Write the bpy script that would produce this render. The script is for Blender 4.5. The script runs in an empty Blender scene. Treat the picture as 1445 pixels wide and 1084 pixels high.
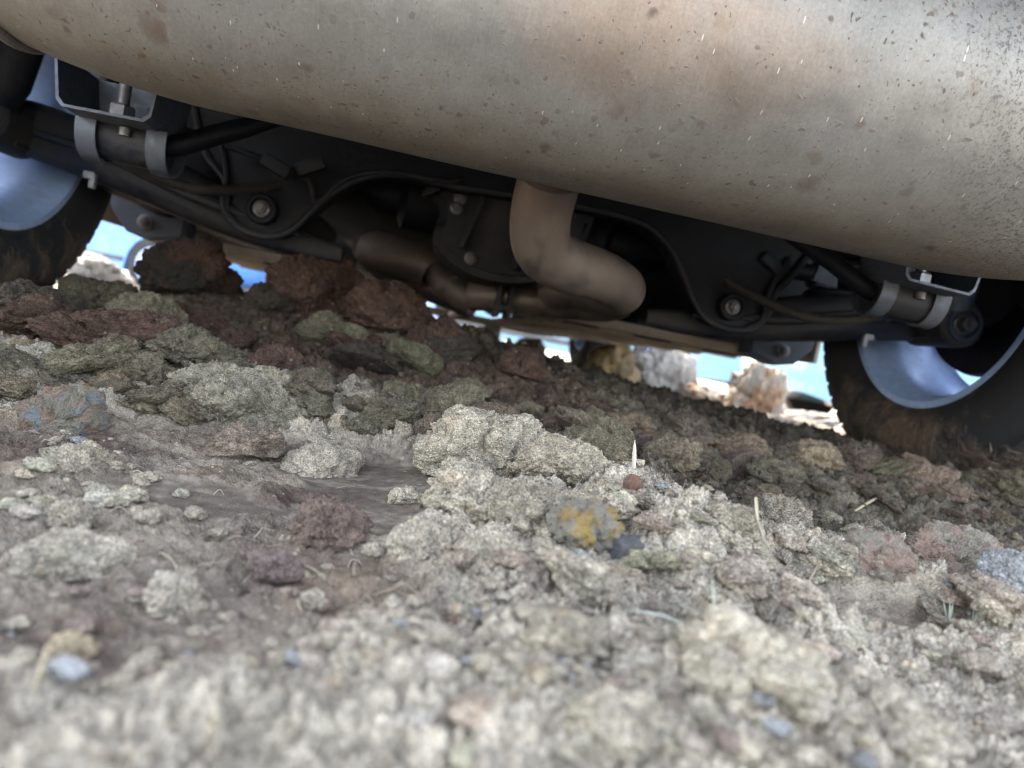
import bpy, bmesh, math, random
import numpy as np
from mathutils import Vector, Matrix

random.seed(7)
rng = np.random.default_rng(7)
scene = bpy.context.scene
COL = scene.collection
R = math.radians

# ------------------------------------------------------------------ camera, light, exposure
PITCH, ROLL, CAMH = R(3.5), R(11.0), 0.12
_fw = np.array([0, math.cos(PITCH), -math.sin(PITCH)])
_r0 = np.array([1.0, 0, 0]); _u0 = np.cross(_r0, _fw)
_rr = math.cos(ROLL) * _r0 + math.sin(ROLL) * _u0
_uu = -math.sin(ROLL) * _r0 + math.cos(ROLL) * _u0
cam_data = bpy.data.cameras.new('camera')
cam_data.sensor_width = 36.0
cam_data.lens = 36.0 * 1000.0 / 1445.0
cam_data.clip_start = 0.01
cam_data.clip_end = 2000
cam_data.dof.use_dof = True
cam_data.dof.focus_distance = 0.52
cam_data.dof.aperture_fstop = 6.6
cam = bpy.data.objects.new('camera', cam_data)
COL.objects.link(cam)
M = Matrix(((_rr[0], _uu[0], -_fw[0]), (_rr[1], _uu[1], -_fw[1]), (_rr[2], _uu[2], -_fw[2]))).to_4x4()
M.translation = Vector((0, 0, CAMH))
cam.matrix_world = M
scene.camera = cam

SUN_EL, SUN_AZ = R(46.0), R(-28.0)       # azimuth from +Y towards +X
world = bpy.data.worlds.new('World')
scene.world = world
world.use_nodes = True
wn = world.node_tree
bg = wn.nodes['Background']
sky = wn.nodes.new('ShaderNodeTexSky')
sky.sky_type = 'NISHITA'
sky.sun_disc = False
sky.sun_elevation = SUN_EL
sky.sun_rotation = SUN_AZ
sky.air_density = 1.0
sky.dust_density = 2.0
sky.ozone_density = 1.0
hsv = wn.nodes.new('ShaderNodeHueSaturation'); hsv.inputs['Saturation'].default_value = 0.62     # thin high haze
wn.links.new(sky.outputs[0], hsv.inputs['Color']); wn.links.new(hsv.outputs[0], bg.inputs[0])
bg.inputs[1].default_value = 0.15
sd = bpy.data.lights.new('sun', 'SUN')
sd.energy = 2.3
sd.angle = R(0.5)
sd.color = (1.0, 0.96, 0.90)
sun = bpy.data.objects.new('sun', sd)
COL.objects.link(sun)
sdir = Vector((math.sin(SUN_AZ) * math.cos(SUN_EL), math.cos(SUN_AZ) * math.cos(SUN_EL), math.sin(SUN_EL)))
sun.rotation_euler = sdir.to_track_quat('Z', 'Y').to_euler()
sun.location = (0, 0, 5)
vs = scene.view_settings
vs.view_transform = 'Standard'
vs.look = 'None'
vs.exposure = 3.55
vs.gamma = 1.0
vs.use_curve_mapping = False
vs.use_white_balance = True
vs.white_balance_temperature = 7150
vs.white_balance_tint = 12
scene.cycles.filter_width = 1.1
scene.cycles.max_bounces = 8
scene.cycles.diffuse_bounces = 5

# ------------------------------------------------------------------ numpy noise
def _hash(ix, iy, iz, seed):
    h = (ix.astype(np.int64) * 374761393 + iy.astype(np.int64) * 668265263 + iz.astype(np.int64) * 2147483647 + seed * 974711) & 0xFFFFFFFF
    h = ((h ^ (h >> 13)) * 1274126177) & 0xFFFFFFFF
    h = ((h ^ (h >> 15)) * 2246822519) & 0xFFFFFFFF
    return ((h ^ (h >> 16)) & 0xFFFFFF).astype(np.float32) / 16777216.0

def vnoise2(x, y, seed=0):
    xi = np.floor(x); yi = np.floor(y)
    u = (x - xi).astype(np.float32); v = (y - yi).astype(np.float32)
    u = u * u * u * (u * (u * 6 - 15) + 10); v = v * v * v * (v * (v * 6 - 15) + 10)
    z = np.zeros_like(xi)
    a = _hash(xi, yi, z, seed); b = _hash(xi + 1, yi, z, seed)
    c = _hash(xi, yi + 1, z, seed); d = _hash(xi + 1, yi + 1, z, seed)
    return (a + (b - a) * u + (c - a) * v + (a - b - c + d) * u * v) * 2 - 1

def fbm2(x, y, octv=4, seed=0, gain=0.5):
    s = 0; a = 1.0; n = 0
    for i in range(octv):
        s = s + a * vnoise2(x, y, seed + i * 17); n += a
        x, y = x * 1.6 + y * 1.2 + 5.3, y * 1.6 - x * 1.2 + 9.1
        a *= gain
    return s / n

def vnoise3(p, seed=0):
    i = np.floor(p); f = (p - i).astype(np.float32); f = f * f * (3 - 2 * f)
    out = 0
    for dx in (0, 1):
        for dy in (0, 1):
            for dz in (0, 1):
                w = (f[:, 0] if dx else 1 - f[:, 0]) * (f[:, 1] if dy else 1 - f[:, 1]) * (f[:, 2] if dz else 1 - f[:, 2])
                out = out + w * _hash(i[:, 0] + dx, i[:, 1] + dy, i[:, 2] + dz, seed)
    return out * 2 - 1

def fbm3(p, octv=4, seed=0, gain=0.5):
    s = 0; a = 1.0; n = 0
    for k in range(octv):
        s = s + a * vnoise3(p, seed + 31 * k); n += a; p = p * 2.03 + 3.7; a *= gain
    return s / n

def worley2(x, y, seed=0, jit=0.75):
    """F1 with 4 nearest jittered cells -> distance, cell random"""
    bx = np.floor(x - 0.5); by = np.floor(y - 0.5)
    best = np.full(x.shape, 9.0, np.float32); rid = np.zeros(x.shape, np.float32)
    z = np.zeros_like(bx)
    for dx in (0, 1):
        for dy in (0, 1):
            cx = bx + dx; cy = by + dy
            px = cx + 0.5 + (_hash(cx, cy, z, seed) - 0.5) * jit
            py = cy + 0.5 + (_hash(cx, cy, z, seed + 5) - 0.5) * jit
            r = _hash(cx, cy, z, seed + 9)
            d = np.hypot(x - px, y - py) * (0.85 + 0.5 * r)
            m = d < best
            best = np.where(m, d, best); rid = np.where(m, r, rid)
    return best, rid

def worley3(p, seed=0, jit=0.75):
    b = np.floor(p - 0.5)
    best = np.full(len(p), 9.0, np.float32)
    for dx in (0, 1):
        for dy in (0, 1):
            for dz in (0, 1):
                cx = b[:, 0] + dx; cy = b[:, 1] + dy; cz = b[:, 2] + dz
                d = np.sqrt((p[:, 0] - cx - 0.5 - (_hash(cx, cy, cz, seed) - 0.5) * jit) ** 2 +
                            (p[:, 1] - cy - 0.5 - (_hash(cx, cy, cz, seed + 5) - 0.5) * jit) ** 2 +
                            (p[:, 2] - cz - 0.5 - (_hash(cx, cy, cz, seed + 9) - 0.5) * jit) ** 2)
                d = d * (0.85 + 0.5 * _hash(cx, cy, cz, seed + 13))
                best = np.minimum(best, d)
    return best

def sstep(a, b, x):
    t = np.clip((x - a) / (b - a), 0, 1)
    return t * t * (3 - 2 * t)

def dome(d):
    return np.sqrt(np.clip(1 - (d / 0.85) ** 2, 0, 1))

# ------------------------------------------------------------------ mesh helpers
def mesh_np(name, V, F, smooth=True):
    me = bpy.data.meshes.new(name)
    V = np.asarray(V, np.float32); F = np.asarray(F, np.int32)
    n = F.shape[1]
    me.vertices.add(len(V)); me.vertices.foreach_set('co', V.ravel())
    me.loops.add(F.size); me.loops.foreach_set('vertex_index', F.ravel())
    me.polygons.add(len(F)); me.polygons.foreach_set('loop_start', np.arange(0, F.size, n, dtype=np.int32))
    me.update(calc_edges=True)
    me.polygons.foreach_set('use_smooth', np.full(len(F), smooth))
    return me

def link(name, me, mat=None, parent=None, **props):
    o = bpy.data.objects.new(name, me)
    COL.objects.link(o)
    if mat is not None and me is not None and len(me.materials) == 0: me.materials.append(mat)
    if parent is not None: o.parent = parent
    for k, v in props.items(): o[k] = v
    return o

def from_bm(name, bm, mat, parent=None, angle=35, **props):
    bmesh.ops.recalc_face_normals(bm, faces=bm.faces)
    me = bpy.data.meshes.new(name)
    bm.to_mesh(me); bm.free()
    me.polygons.foreach_set('use_smooth', [True] * len(me.polygons))
    me.set_sharp_from_angle(angle=R(angle))
    return link(name, me, mat, parent, **props)

def add_box(bm, c, s, bev=0.0, rot=None, seg=2):
    r = bmesh.ops.create_cube(bm, size=1.0)
    vs_ = r['verts']
    m = Matrix.Translation(c) @ (rot.to_4x4() if rot else Matrix()) @ Matrix.Diagonal((*s, 1))
    bmesh.ops.transform(bm, matrix=m, verts=vs_)
    if bev > 0:
        es = list({e for v in vs_ for e in v.link_edges})
        bmesh.ops.bevel(bm, geom=es, offset=bev, segments=seg, affect='EDGES', profile=0.5)

def add_tube(bm, pts, rad, n=16, caps=True, flat=1.0):
    pts = [Vector(p) for p in pts]
    rads = rad if isinstance(rad, (list, tuple)) else [rad] * len(pts)
    up = Vector((0.03, 0.07, 1)).normalized()
    rings = []
    prev = None
    for i, p in enumerate(pts):
        t = (pts[min(i + 1, len(pts) - 1)] - pts[max(i - 1, 0)]).normalized()
        if prev is None:
            a = t.cross(up)
            if a.length < 0.05: a = t.cross(Vector((1, 0, 0)))
            a.normalize()
        else:
            a = (prev - t * prev.dot(t)).normalized()
        prev = a
        b = t.cross(a)
        rings.append([bm.verts.new(p + (a * math.cos(2 * math.pi * k / n) + b * math.sin(2 * math.pi * k / n) * flat) * rads[i]) for k in range(n)])
    for i in range(len(rings) - 1):
        for k in range(n):
            bm.faces.new((rings[i][k], rings[i][(k + 1) % n], rings[i + 1][(k + 1) % n], rings[i + 1][k]))
    if caps:
        bm.faces.new(rings[0][::-1]); bm.faces.new(rings[-1])

def spline(P, k=8, closed=False):
    P = [Vector(p) for p in P]; n = len(P); out = []
    rngs = range(n) if closed else range(n - 1)
    for i in rngs:
        if closed: p0, p1, p2, p3 = P[(i - 1) % n], P[i], P[(i + 1) % n], P[(i + 2) % n]
        else: p0, p1, p2, p3 = P[max(i - 1, 0)], P[i], P[i + 1], P[min(i + 2, n - 1)]
        for j in range(k):
            t = j / k
            out.append(0.5 * ((2 * p1) + (p2 - p0) * t + (2 * p0 - 5 * p1 + 4 * p2 - p3) * t * t + (3 * p1 - p0 - 3 * p2 + p3) * t ** 3))
    if not closed: out.append(P[-1])
    return out

def add_lathe(bm, prof, center, axis='X', n=48, phase=0):
    """prof: list of (along, radius); axis X or Y or Z"""
    rings = []
    c = Vector(center)
    for a, r in prof:
        ring = []
        for k in range(n):
            t = 2 * math.pi * k / n + phase
            u, v = r * math.cos(t), r * math.sin(t)
            p = {'X': Vector((a, u, v)), 'Y': Vector((u, a, v)), 'Z': Vector((u, v, a))}[axis]
            ring.append(bm.verts.new(c + p))
        rings.append(ring)
    for i in range(len(rings) - 1):
        for k in range(n):
            bm.faces.new((rings[i][k], rings[i][(k + 1) % n], rings[i + 1][(k + 1) % n], rings[i + 1][k]))
    if prof[0][1] > 1e-5: bm.faces.new(rings[0][::-1])
    if prof[-1][1] > 1e-5: bm.faces.new(rings[-1])

def add_plate(bm, poly, y0, y1, bev=0.004):
    """poly of (s, z) extruded from y0 to y1"""
    a = [bm.verts.new((p[0], y0, p[1])) for p in poly]
    f = bm.faces.new(a)
    r = bmesh.ops.extrude_face_region(bm, geom=[f])
    nv = [g for g in r['geom'] if isinstance(g, bmesh.types.BMVert)]
    for v in nv: v.co.y = y1
    es = [e for e in f.edges]
    if bev: bmesh.ops.bevel(bm, geom=es, offset=bev, segments=2, affect='EDGES')

# ------------------------------------------------------------------ materials
def mat_base(name):
    m = bpy.data.materials.new(name); m.use_nodes = True
    nt = m.node_tree; b = nt.nodes['Principled BSDF']
    return m, nt, b

class N:
    def __init__(s, nt): s.nt = nt
    def new(s, t, **kw):
        n = s.nt.nodes.new(t)
        for k, v in kw.items(): setattr(n, k, v)
        return n
    def l(s, a, b): s.nt.links.new(a, b)
    def noise(s, vec, scale, detail=4, rough=0.55, dist=0.0):
        n = s.new('ShaderNodeTexNoise'); n.inputs['Scale'].default_value = scale
        n.inputs['Detail'].default_value = detail; n.inputs['Roughness'].default_value = rough
        n.inputs['Distortion'].default_value = dist
        if vec is not None: s.l(vec, n.inputs['Vector'])
        return n
    def voro(s, vec, scale, feature='F1', rand=1.0):
        n = s.new('ShaderNodeTexVoronoi', feature=feature); n.inputs['Scale'].default_value = scale
        n.inputs['Randomness'].default_value = rand
        if vec is not None: s.l(vec, n.inputs['Vector'])
        return n
    def ramp(s, fac, stops, interp='LINEAR'):
        n = s.new('ShaderNodeValToRGB'); n.color_ramp.interpolation = interp
        el = n.color_ramp.elements
        while len(el) > 1: el.remove(el[-1])
        el[0].position = stops[0][0]; c = stops[0][1]; el[0].color = (*c, 1) if isinstance(c, tuple) else (c, c, c, 1)
        for p, c in stops[1:]:
            e = el.new(p); e.color = (*c, 1) if isinstance(c, tuple) else (c, c, c, 1)
        s.l(fac, n.inputs[0]); return n
    def mix(s, fac, a, b, mode='MIX'):
        n = s.new('ShaderNodeMix', data_type='RGBA', blend_type=mode)
        for sock, v in ((n.inputs[0], fac), (n.inputs[6], a), (n.inputs[7], b)):
            if hasattr(v, 'is_linked') or hasattr(v, 'links'): s.l(v, sock)
            elif isinstance(v, tuple): sock.default_value = (*v, 1)
            else: sock.default_value = v
        return n.outputs[2]
    def math(s, op, a, b=None, clamp=False):
        n = s.new('ShaderNodeMath', operation=op); n.use_clamp = clamp
        for i, v in enumerate((a, b)):
            if v is None: continue
            if hasattr(v, 'links'): s.l(v, n.inputs[i])
            else: n.inputs[i].default_value = v
        return n.outputs[0]
    def bump(s, h, strength, dist, normal=None):
        n = s.new('ShaderNodeBump'); n.inputs['Strength'].default_value = strength; n.inputs['Distance'].default_value = dist
        s.l(h, n.inputs['Height'])
        if normal is not None: s.l(normal, n.inputs['Normal'])
        return n.outputs[0]
    def scale(s, vec, sc):
        n = s.new('ShaderNodeMapping'); n.inputs['Scale'].default_value = sc; s.l(vec, n.inputs[0]); return n.outputs[0]

def soil_material(name, ground):
    """ground: tint from the vertex colour 'tint'; clods: tint from the object colour"""
    m, nt, b = mat_base(name); g = N(nt)
    if ground:
        pos = g.new('ShaderNodeNewGeometry').outputs['Position']
        at = g.new('ShaderNodeAttribute', attribute_name='tint'); tint = at.outputs['Color']; rnd = None
    else:
        oi = g.new('ShaderNodeObjectInfo'); tint = oi.outputs['Color']
        tc = g.new('ShaderNodeTexCoord')
        vt = g.new('ShaderNodeVectorTransform', vector_type='POINT', convert_from='OBJECT', convert_to='WORLD')
        g.l(tc.outputs['Object'], vt.inputs[0]); pos = vt.outputs[0]
    n1 = g.noise(pos, 28, 5, 0.6)
    n2 = g.noise(pos, 140, 4, 0.65)
    n3 = g.noise(pos, 700, 3, 0.7)
    v = g.ramp(n1.outputs['Fac'], [(0.3, 0.72), (0.7, 1.28)])
    v2 = g.ramp(n2.outputs['Fac'], [(0.32, 0.62), (0.68, 1.3)])
    v3 = g.ramp(n3.outputs['Fac'], [(0.32, 0.5), (0.5, 0.98), (0.68, 1.5)])
    c = g.mix(1.0, tint, v.outputs[0], 'MULTIPLY')
    c = g.mix(1.0, c, v2.outputs[0], 'MULTIPLY')
    gr = g.mix(1.0, c, v3.outputs[0], 'MULTIPLY')
    if ground:
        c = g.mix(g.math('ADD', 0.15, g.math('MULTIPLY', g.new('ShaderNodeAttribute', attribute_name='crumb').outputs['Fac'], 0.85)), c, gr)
    else: c = gr
    # hue wander: ochre, rust, blue grey patches of clay
    nh = g.noise(pos, 75, 4, 0.65, 0.4)
    hue = g.ramp(nh.outputs['Fac'], [(0.30, (0.90, 0.97, 1.06)), (0.42, (1, 1, 1)), (0.58, (1, 1, 1)), (0.68, (1.14, 0.97, 0.80)), (0.76, (1.15, 0.86, 0.74))])
    c = g.mix(0.55, c, g.mix(1.0, c, hue.outputs[0], 'MULTIPLY'))
    # tiny mineral grains
    vo = g.voro(pos, 420)
    grain = g.ramp(vo.outputs['Color'], [(0.0, 0.0), (0.90, 0.0), (0.93, 1.0)])
    gcol = g.ramp(vo.outputs['Distance'], [(0.0, (0.62, 0.56, 0.46)), (0.5, (0.45, 0.42, 0.40)), (0.8, (0.35, 0.2, 0.12))])
    c = g.mix(g.math('MULTIPLY', grain.outputs[0], 0.3), c, gcol.outputs[0])
    g.l(c, b.inputs['Base Color'])
    b.inputs['Roughness'].default_value = 0.93
    b.inputs['Specular IOR Level'].default_value = 0.25
    vb = g.voro(pos, 900, 'SMOOTH_F1')
    vb.inputs['Smoothness'].default_value = 0.4
    nb = g.noise(pos, 1600, 3, 0.6)
    if ground:
        rough_at = g.new('ShaderNodeAttribute', attribute_name='crumb').outputs['Fac']
        st = rough_at
    h = g.math('ADD', g.math('MULTIPLY', vb.outputs['Distance'], -1.0), g.math('MULTIPLY', nb.outputs['Fac'], 0.8))
    if ground: h = g.math('MULTIPLY', h, g.math('ADD', g.math('MULTIPLY', st, 0.85), 0.15))
    nrm = g.bump(h, 1.0, 0.0022)
    g.l(nrm, b.inputs['Normal'])
    return m

MAT = {}
MAT['ground'] = soil_material('churned_soil', True)
MAT['clod'] = soil_material('soil_clod', False)

def simple(name, col, rough=0.6, metal=0.0, bump=0.25, dirt=None, dirt_amt=0.4, nscale=60, bd=0.001, spec=0.5):
    m, nt, b = mat_base(name); g = N(nt)
    pos = g.new('ShaderNodeTexCoord').outputs['Object']
    n1 = g.noise(pos, nscale * 0.25, 5, 0.6); n2 = g.noise(pos, nscale * 2.2, 4, 0.6)
    f = g.ramp(n1.outputs['Fac'], [(0.3, 0.75), (0.7, 1.25)])
    c = g.mix(1.0, col, f.outputs[0], 'MULTIPLY')
    if dirt:
        dm = g.ramp(g.math('ADD', g.math('MULTIPLY', n1.outputs['Fac'], 0.6), g.math('MULTIPLY', n2.outputs['Fac'], 0.4)), [(0.42, 0.0), (0.62, 1.0)])
        fac = g.math('MULTIPLY', dm.outputs[0], dirt_amt)
        c = g.mix(fac, c, dirt)
        g.l(g.math('ADD', rough, g.math('MULTIPLY', fac, 0.4), True), b.inputs['Roughness'])
        if metal: g.l(g.math('SUBTRACT', metal, g.math('MULTIPLY', fac, metal)), b.inputs['Metallic'])
    else:
        b.inputs['Roughness'].default_value = rough; b.inputs['Metallic'].default_value = metal
    g.l(c, b.inputs['Base Color'])
    b.inputs['Specular IOR Level'].default_value = spec
    g.l(g.bump(n2.outputs['Fac'], bump, bd), b.inputs['Normal'])
    return m

DUST = (0.26, 0.21, 0.16)
MAT['black_steel'] = simple('black_painted_steel', (0.003, 0.0048, 0.010), 0.5, 0.0, 0.8, (0.016, 0.015, 0.016), 0.5, spec=0.2)
MAT['dusty_steel'] = simple('dusty_black_steel', (0.007, 0.010, 0.018), 0.5, 0.0, 0.8, (0.042, 0.036, 0.030), 0.6, spec=0.28)
MAT['cast'] = simple('cast_alloy', (0.017, 0.020, 0.028), 0.6, 0.2, 0.8, (0.05, 0.042, 0.036), 0.6, 60, spec=0.3)
MAT['zinc'] = simple('zinc_plate', (0.075, 0.092, 0.125), 0.5, 0.6, 0.2, (0.05, 0.047, 0.045), 0.7)
MAT['bolt'] = simple('bolt_metal', (0.13, 0.135, 0.15), 0.38, 0.8, 0.2, (0.07, 0.055, 0.045), 0.6)
MAT['rubber'] = simple('black_rubber', (0.022, 0.022, 0.024), 0.7, 0.0, 0.4, (0.10, 0.085, 0.07), 0.3)
MAT['tray'] = simple('underbody_panel', (0.36, 0.325, 0.275), 0.6, 0.0, 0.5, (0.50, 0.42, 0.32), 0.8, 30)
MAT['shield'] = simple('heat_shield_foil', (0.45, 0.42, 0.38), 0.42, 0.7, 0.5, (0.28, 0.22, 0.17), 0.7, 40)
MAT['pipe'] = simple('exhaust_pipe_steel', (0.155, 0.130, 0.118), 0.42, 0.75, 0.4, (0.115, 0.075, 0.05), 0.65, 40)
MAT['alloy'] = simple('alloy_wheel', (0.38, 0.55, 0.88), 0.36, 0.35, 0.15, (0.22, 0.27, 0.36), 0.5, 40)
MAT['disc'] = simple('brake_disc_iron', (0.10, 0.09, 0.085), 0.5, 0.5, 0.3, (0.16, 0.09, 0.06), 0.5)
MAT['floorpan'] = simple('floor_pan', (0.005, 0.006, 0.010), 0.8, 0.0, 0.4, (0.022, 0.022, 0.022), 0.4)
MAT['paint_silver'] = simple('silver_paint', (0.5, 0.52, 0.55), 0.3, 0.5, 0.0)
MAT['plastic'] = simple('bumper_plastic', (0.06, 0.065, 0.07), 0.55, 0.0, 0.2, (0.2, 0.17, 0.13), 0.3)
MAT['glass_dark'] = simple('tinted_glass', (0.02, 0.025, 0.03), 0.08, 0.0, 0.0)
MAT['clip'] = simple('white_plastic', (0.18, 0.19, 0.21), 0.5, 0.0, 0.1)

def tyre_material():
    m, nt, b = mat_base('muddy_tyre'); g = N(nt)
    pos = g.new('ShaderNodeTexCoord').outputs['Object']
    sep = g.new('ShaderNodeSeparateXYZ'); g.l(pos, sep.inputs[0])
    n = g.noise(pos, 14, 6, 0.65); n2 = g.noise(pos, 90, 4, 0.6)
    low = g.ramp(g.math('MULTIPLY', sep.outputs[2], -1.0), [(0.10, 0.0), (0.30, 0.42)])
    f = g.ramp(g.math('ADD', n.outputs['Fac'], low.outputs[0]), [(0.74, 0.0), (0.92, 1.0)])
    c = g.mix(f.outputs[0], (0.012, 0.013, 0.016), g.ramp(n2.outputs['Fac'], [(0.3, (0.06, 0.042, 0.03)), (0.7, (0.13, 0.09, 0.06))]).outputs[0])
    g.l(c, b.inputs['Base Color']); b.inputs['Roughness'].default_value = 0.75
    h = g.math('MULTIPLY', f.outputs[0], g.math('ADD', n2.outputs['Fac'], 0.6))
    g.l(g.bump(h, 0.8, 0.006), b.inputs['Normal'])
    return m
MAT['tyre'] = tyre_material()

def muffler_material():
    m, nt, b = mat_base('weathered_stainless'); g = N(nt)
    pos = g.new('ShaderNodeTexCoord').outputs['Object']
    sep = g.new('ShaderNodeSeparateXYZ'); g.l(pos, sep.inputs[0])
    S, Y, Z = sep.outputs
    big = g.noise(pos, 7, 5, 0.6, 0.3)
    mid = g.noise(pos, 38, 6, 0.65)
    fine = g.noise(pos, 420, 4, 0.7)
    brush = g.noise(g.scale(pos, (620, 55, 55)), 1.0, 3, 0.6)
    c = g.ramp(big.outputs['Fac'], [(0.3, (0.16, 0.156, 0.149)), (0.5, (0.22, 0.215, 0.204)), (0.7, (0.198, 0.203, 0.212))]).outputs[0]
    # heat tint, straw to rose, in the middle of the shell
    ht = g.noise(g.scale(pos, (1.0, 1.0, 1.0)), 9, 4, 0.6, 0.6)
    cen = g.math('SUBTRACT', 1.0, g.math('MULTIPLY', g.math('ABSOLUTE', g.math('SUBTRACT', S, 0.01)), 5.5), True)
    ds = g.math('MULTIPLY', g.math('ADD', S, -0.015), 7.0); dz_ = g.math('MULTIPLY', g.math('ADD', Z, 0.055), 17.0)
    cen = g.math('SUBTRACT', 1.15, g.math('ADD', g.math('MULTIPLY', ds, ds), g.math('MULTIPLY', dz_, dz_)), True)
    rose = g.ramp(g.math('MULTIPLY', ht.outputs['Fac'], cen), [(0.12, 0.0), (0.5, 1.0)])
    c = g.mix(g.math('MULTIPLY', rose.outputs[0], 0.5), c, (0.27, 0.18, 0.125))
    # road film: baked on along the belly
    zz = g.math('ADD', Z, g.math('MULTIPLY', g.math('SUBTRACT', mid.outputs['Fac'], 0.5), 0.05))
    film = g.ramp(g.math('MULTIPLY', zz, -1.0), [(0.085, 0.0), (0.14, 1.0)])
    c = g.mix(g.math('MULTIPLY', film.outputs[0], 0.62), c, (0.145, 0.122, 0.095))
    mot = g.ramp(mid.outputs['Fac'], [(0.3, 0.82), (0.7, 1.12)])
    c = g.mix(1.0, c, mot.outputs[0], 'MULTIPLY')
    c = g.mix(1.0, c, g.ramp(brush.outputs['Fac'], [(0.25, 0.93), (0.75, 1.06)]).outputs[0], 'MULTIPLY')
    c = g.mix(1.0, c, g.ramp(fine.outputs['Fac'], [(0.3, 0.86), (0.7, 1.12)]).outputs[0], 'MULTIPLY')
    # tar and rust spots of three sizes, clustered
    clu = g.noise(pos, 11, 3, 0.6)
    wp = g.mix(0.012, pos, g.noise(pos, 90, 2, 0.5).outputs['Color'], 'ADD')
    spots = None
    for sc, keep, r0, r1 in ((26, 0.76, 0.10, 0.25), (55, 0.70, 0.12, 0.27), (120, 0.74, 0.18, 0.30), (300, 0.80, 0.22, 0.38)):
        v = g.voro(wp, sc)
        sc_ = g.new('ShaderNodeSeparateColor'); g.l(v.outputs['Color'], sc_.inputs[0])
        on = g.math('GREATER_THAN', g.math('ADD', sc_.outputs[0], g.math('MULTIPLY', g.math('SUBTRACT', clu.outputs['Fac'], 0.5), 0.9)), keep)
        sz = g.math('MULTIPLY', v.outputs['Distance'], g.math('ADD', 0.7, g.math('MULTIPLY', sc_.outputs[1], 1.1)))
        d = g.ramp(sz, [(r0, 1.0), (r1, 0.0)])
        s_ = g.math('MULTIPLY', g.math('MULTIPLY', on, d.outputs[0]), g.math('ADD', 0.3, g.math('MULTIPLY', sc_.outputs[2], 0.6)))
        spots = s_ if spots is None else g.math('MAXIMUM', spots, s_)
    c = g.mix(spots, c, g.ramp(clu.outputs['Fac'], [(0.4, (0.075, 0.058, 0.048)), (0.6, (0.09, 0.06, 0.045))]).outputs[0])
    # blown ochre dirt patches
    pt = g.noise(pos, 26, 3, 0.5)
    po = g.ramp(pt.outputs['Fac'], [(0.66, 0.0), (0.72, 1.0)])
    c = g.mix(g.math('MULTIPLY', po.outputs[0], 0.45), c, (0.17, 0.12, 0.075))
    # pitted corner on the right
    rc = g.math('ADD', g.math('MULTIPLY', g.math('SUBTRACT', S, 0.16), 11.0), g.math('MULTIPLY', g.math('ABSOLUTE', g.math('SUBTRACT', Z, -0.01)), -7.0), True)
    pit = g.ramp(g.noise(pos, 330, 4, 0.75).outputs['Fac'], [(0.41, 1.0), (0.47, 0.0)])
    pitf = g.math('MULTIPLY', pit.outputs[0], rc)
    c = g.mix(g.math('MULTIPLY', pitf, 0.8), c, (0.06, 0.055, 0.055))
    # bright nicks
    tk = g.voro(g.scale(pos, (300, 120, 60)), 1.0)
    tks = g.new('ShaderNodeSeparateColor'); g.l(tk.outputs['Color'], tks.inputs[0])
    nick = g.math('MULTIPLY', g.math('LESS_THAN', tk.outputs['Distance'], 0.16), g.math('GREATER_THAN', tks.outputs[0], 0.93))
    c = g.mix(g.math('MULTIPLY', nick, 0.5), c, (0.6, 0.58, 0.54))
    g.l(c, b.inputs['Base Color'])
    rough = g.math('ADD', 0.46, g.math('MULTIPLY', mid.outputs['Fac'], 0.16))
    rough = g.math('ADD', rough, g.math('MULTIPLY', g.math('MAXIMUM', spots, g.math('MULTIPLY', film.outputs[0], 0.6)), 0.4), True)
    g.l(rough, b.inputs['Roughness'])
    met = g.math('SUBTRACT', 0.72, g.math('MAXIMUM', g.math('MULTIPLY', spots, 0.8), g.math('MULTIPLY', film.outputs[0], 0.6)))
    g.l(met, b.inputs['Metallic'])
    wob = g.noise(pos, 16, 2, 0.5)
    n0 = g.bump(wob.outputs['Fac'], 0.25, 0.004)
    h = g.math('ADD', g.math('MULTIPLY', spots, 0.7), g.math('ADD', g.math('MULTIPLY', fine.outputs['Fac'], 0.35), g.math('MULTIPLY', brush.outputs['Fac'], 0.3)))
    g.l(g.bump(h, 0.35, 0.0008, n0), b.inputs['Normal'])
    return m
MAT['muffler'] = muffler_material()

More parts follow.
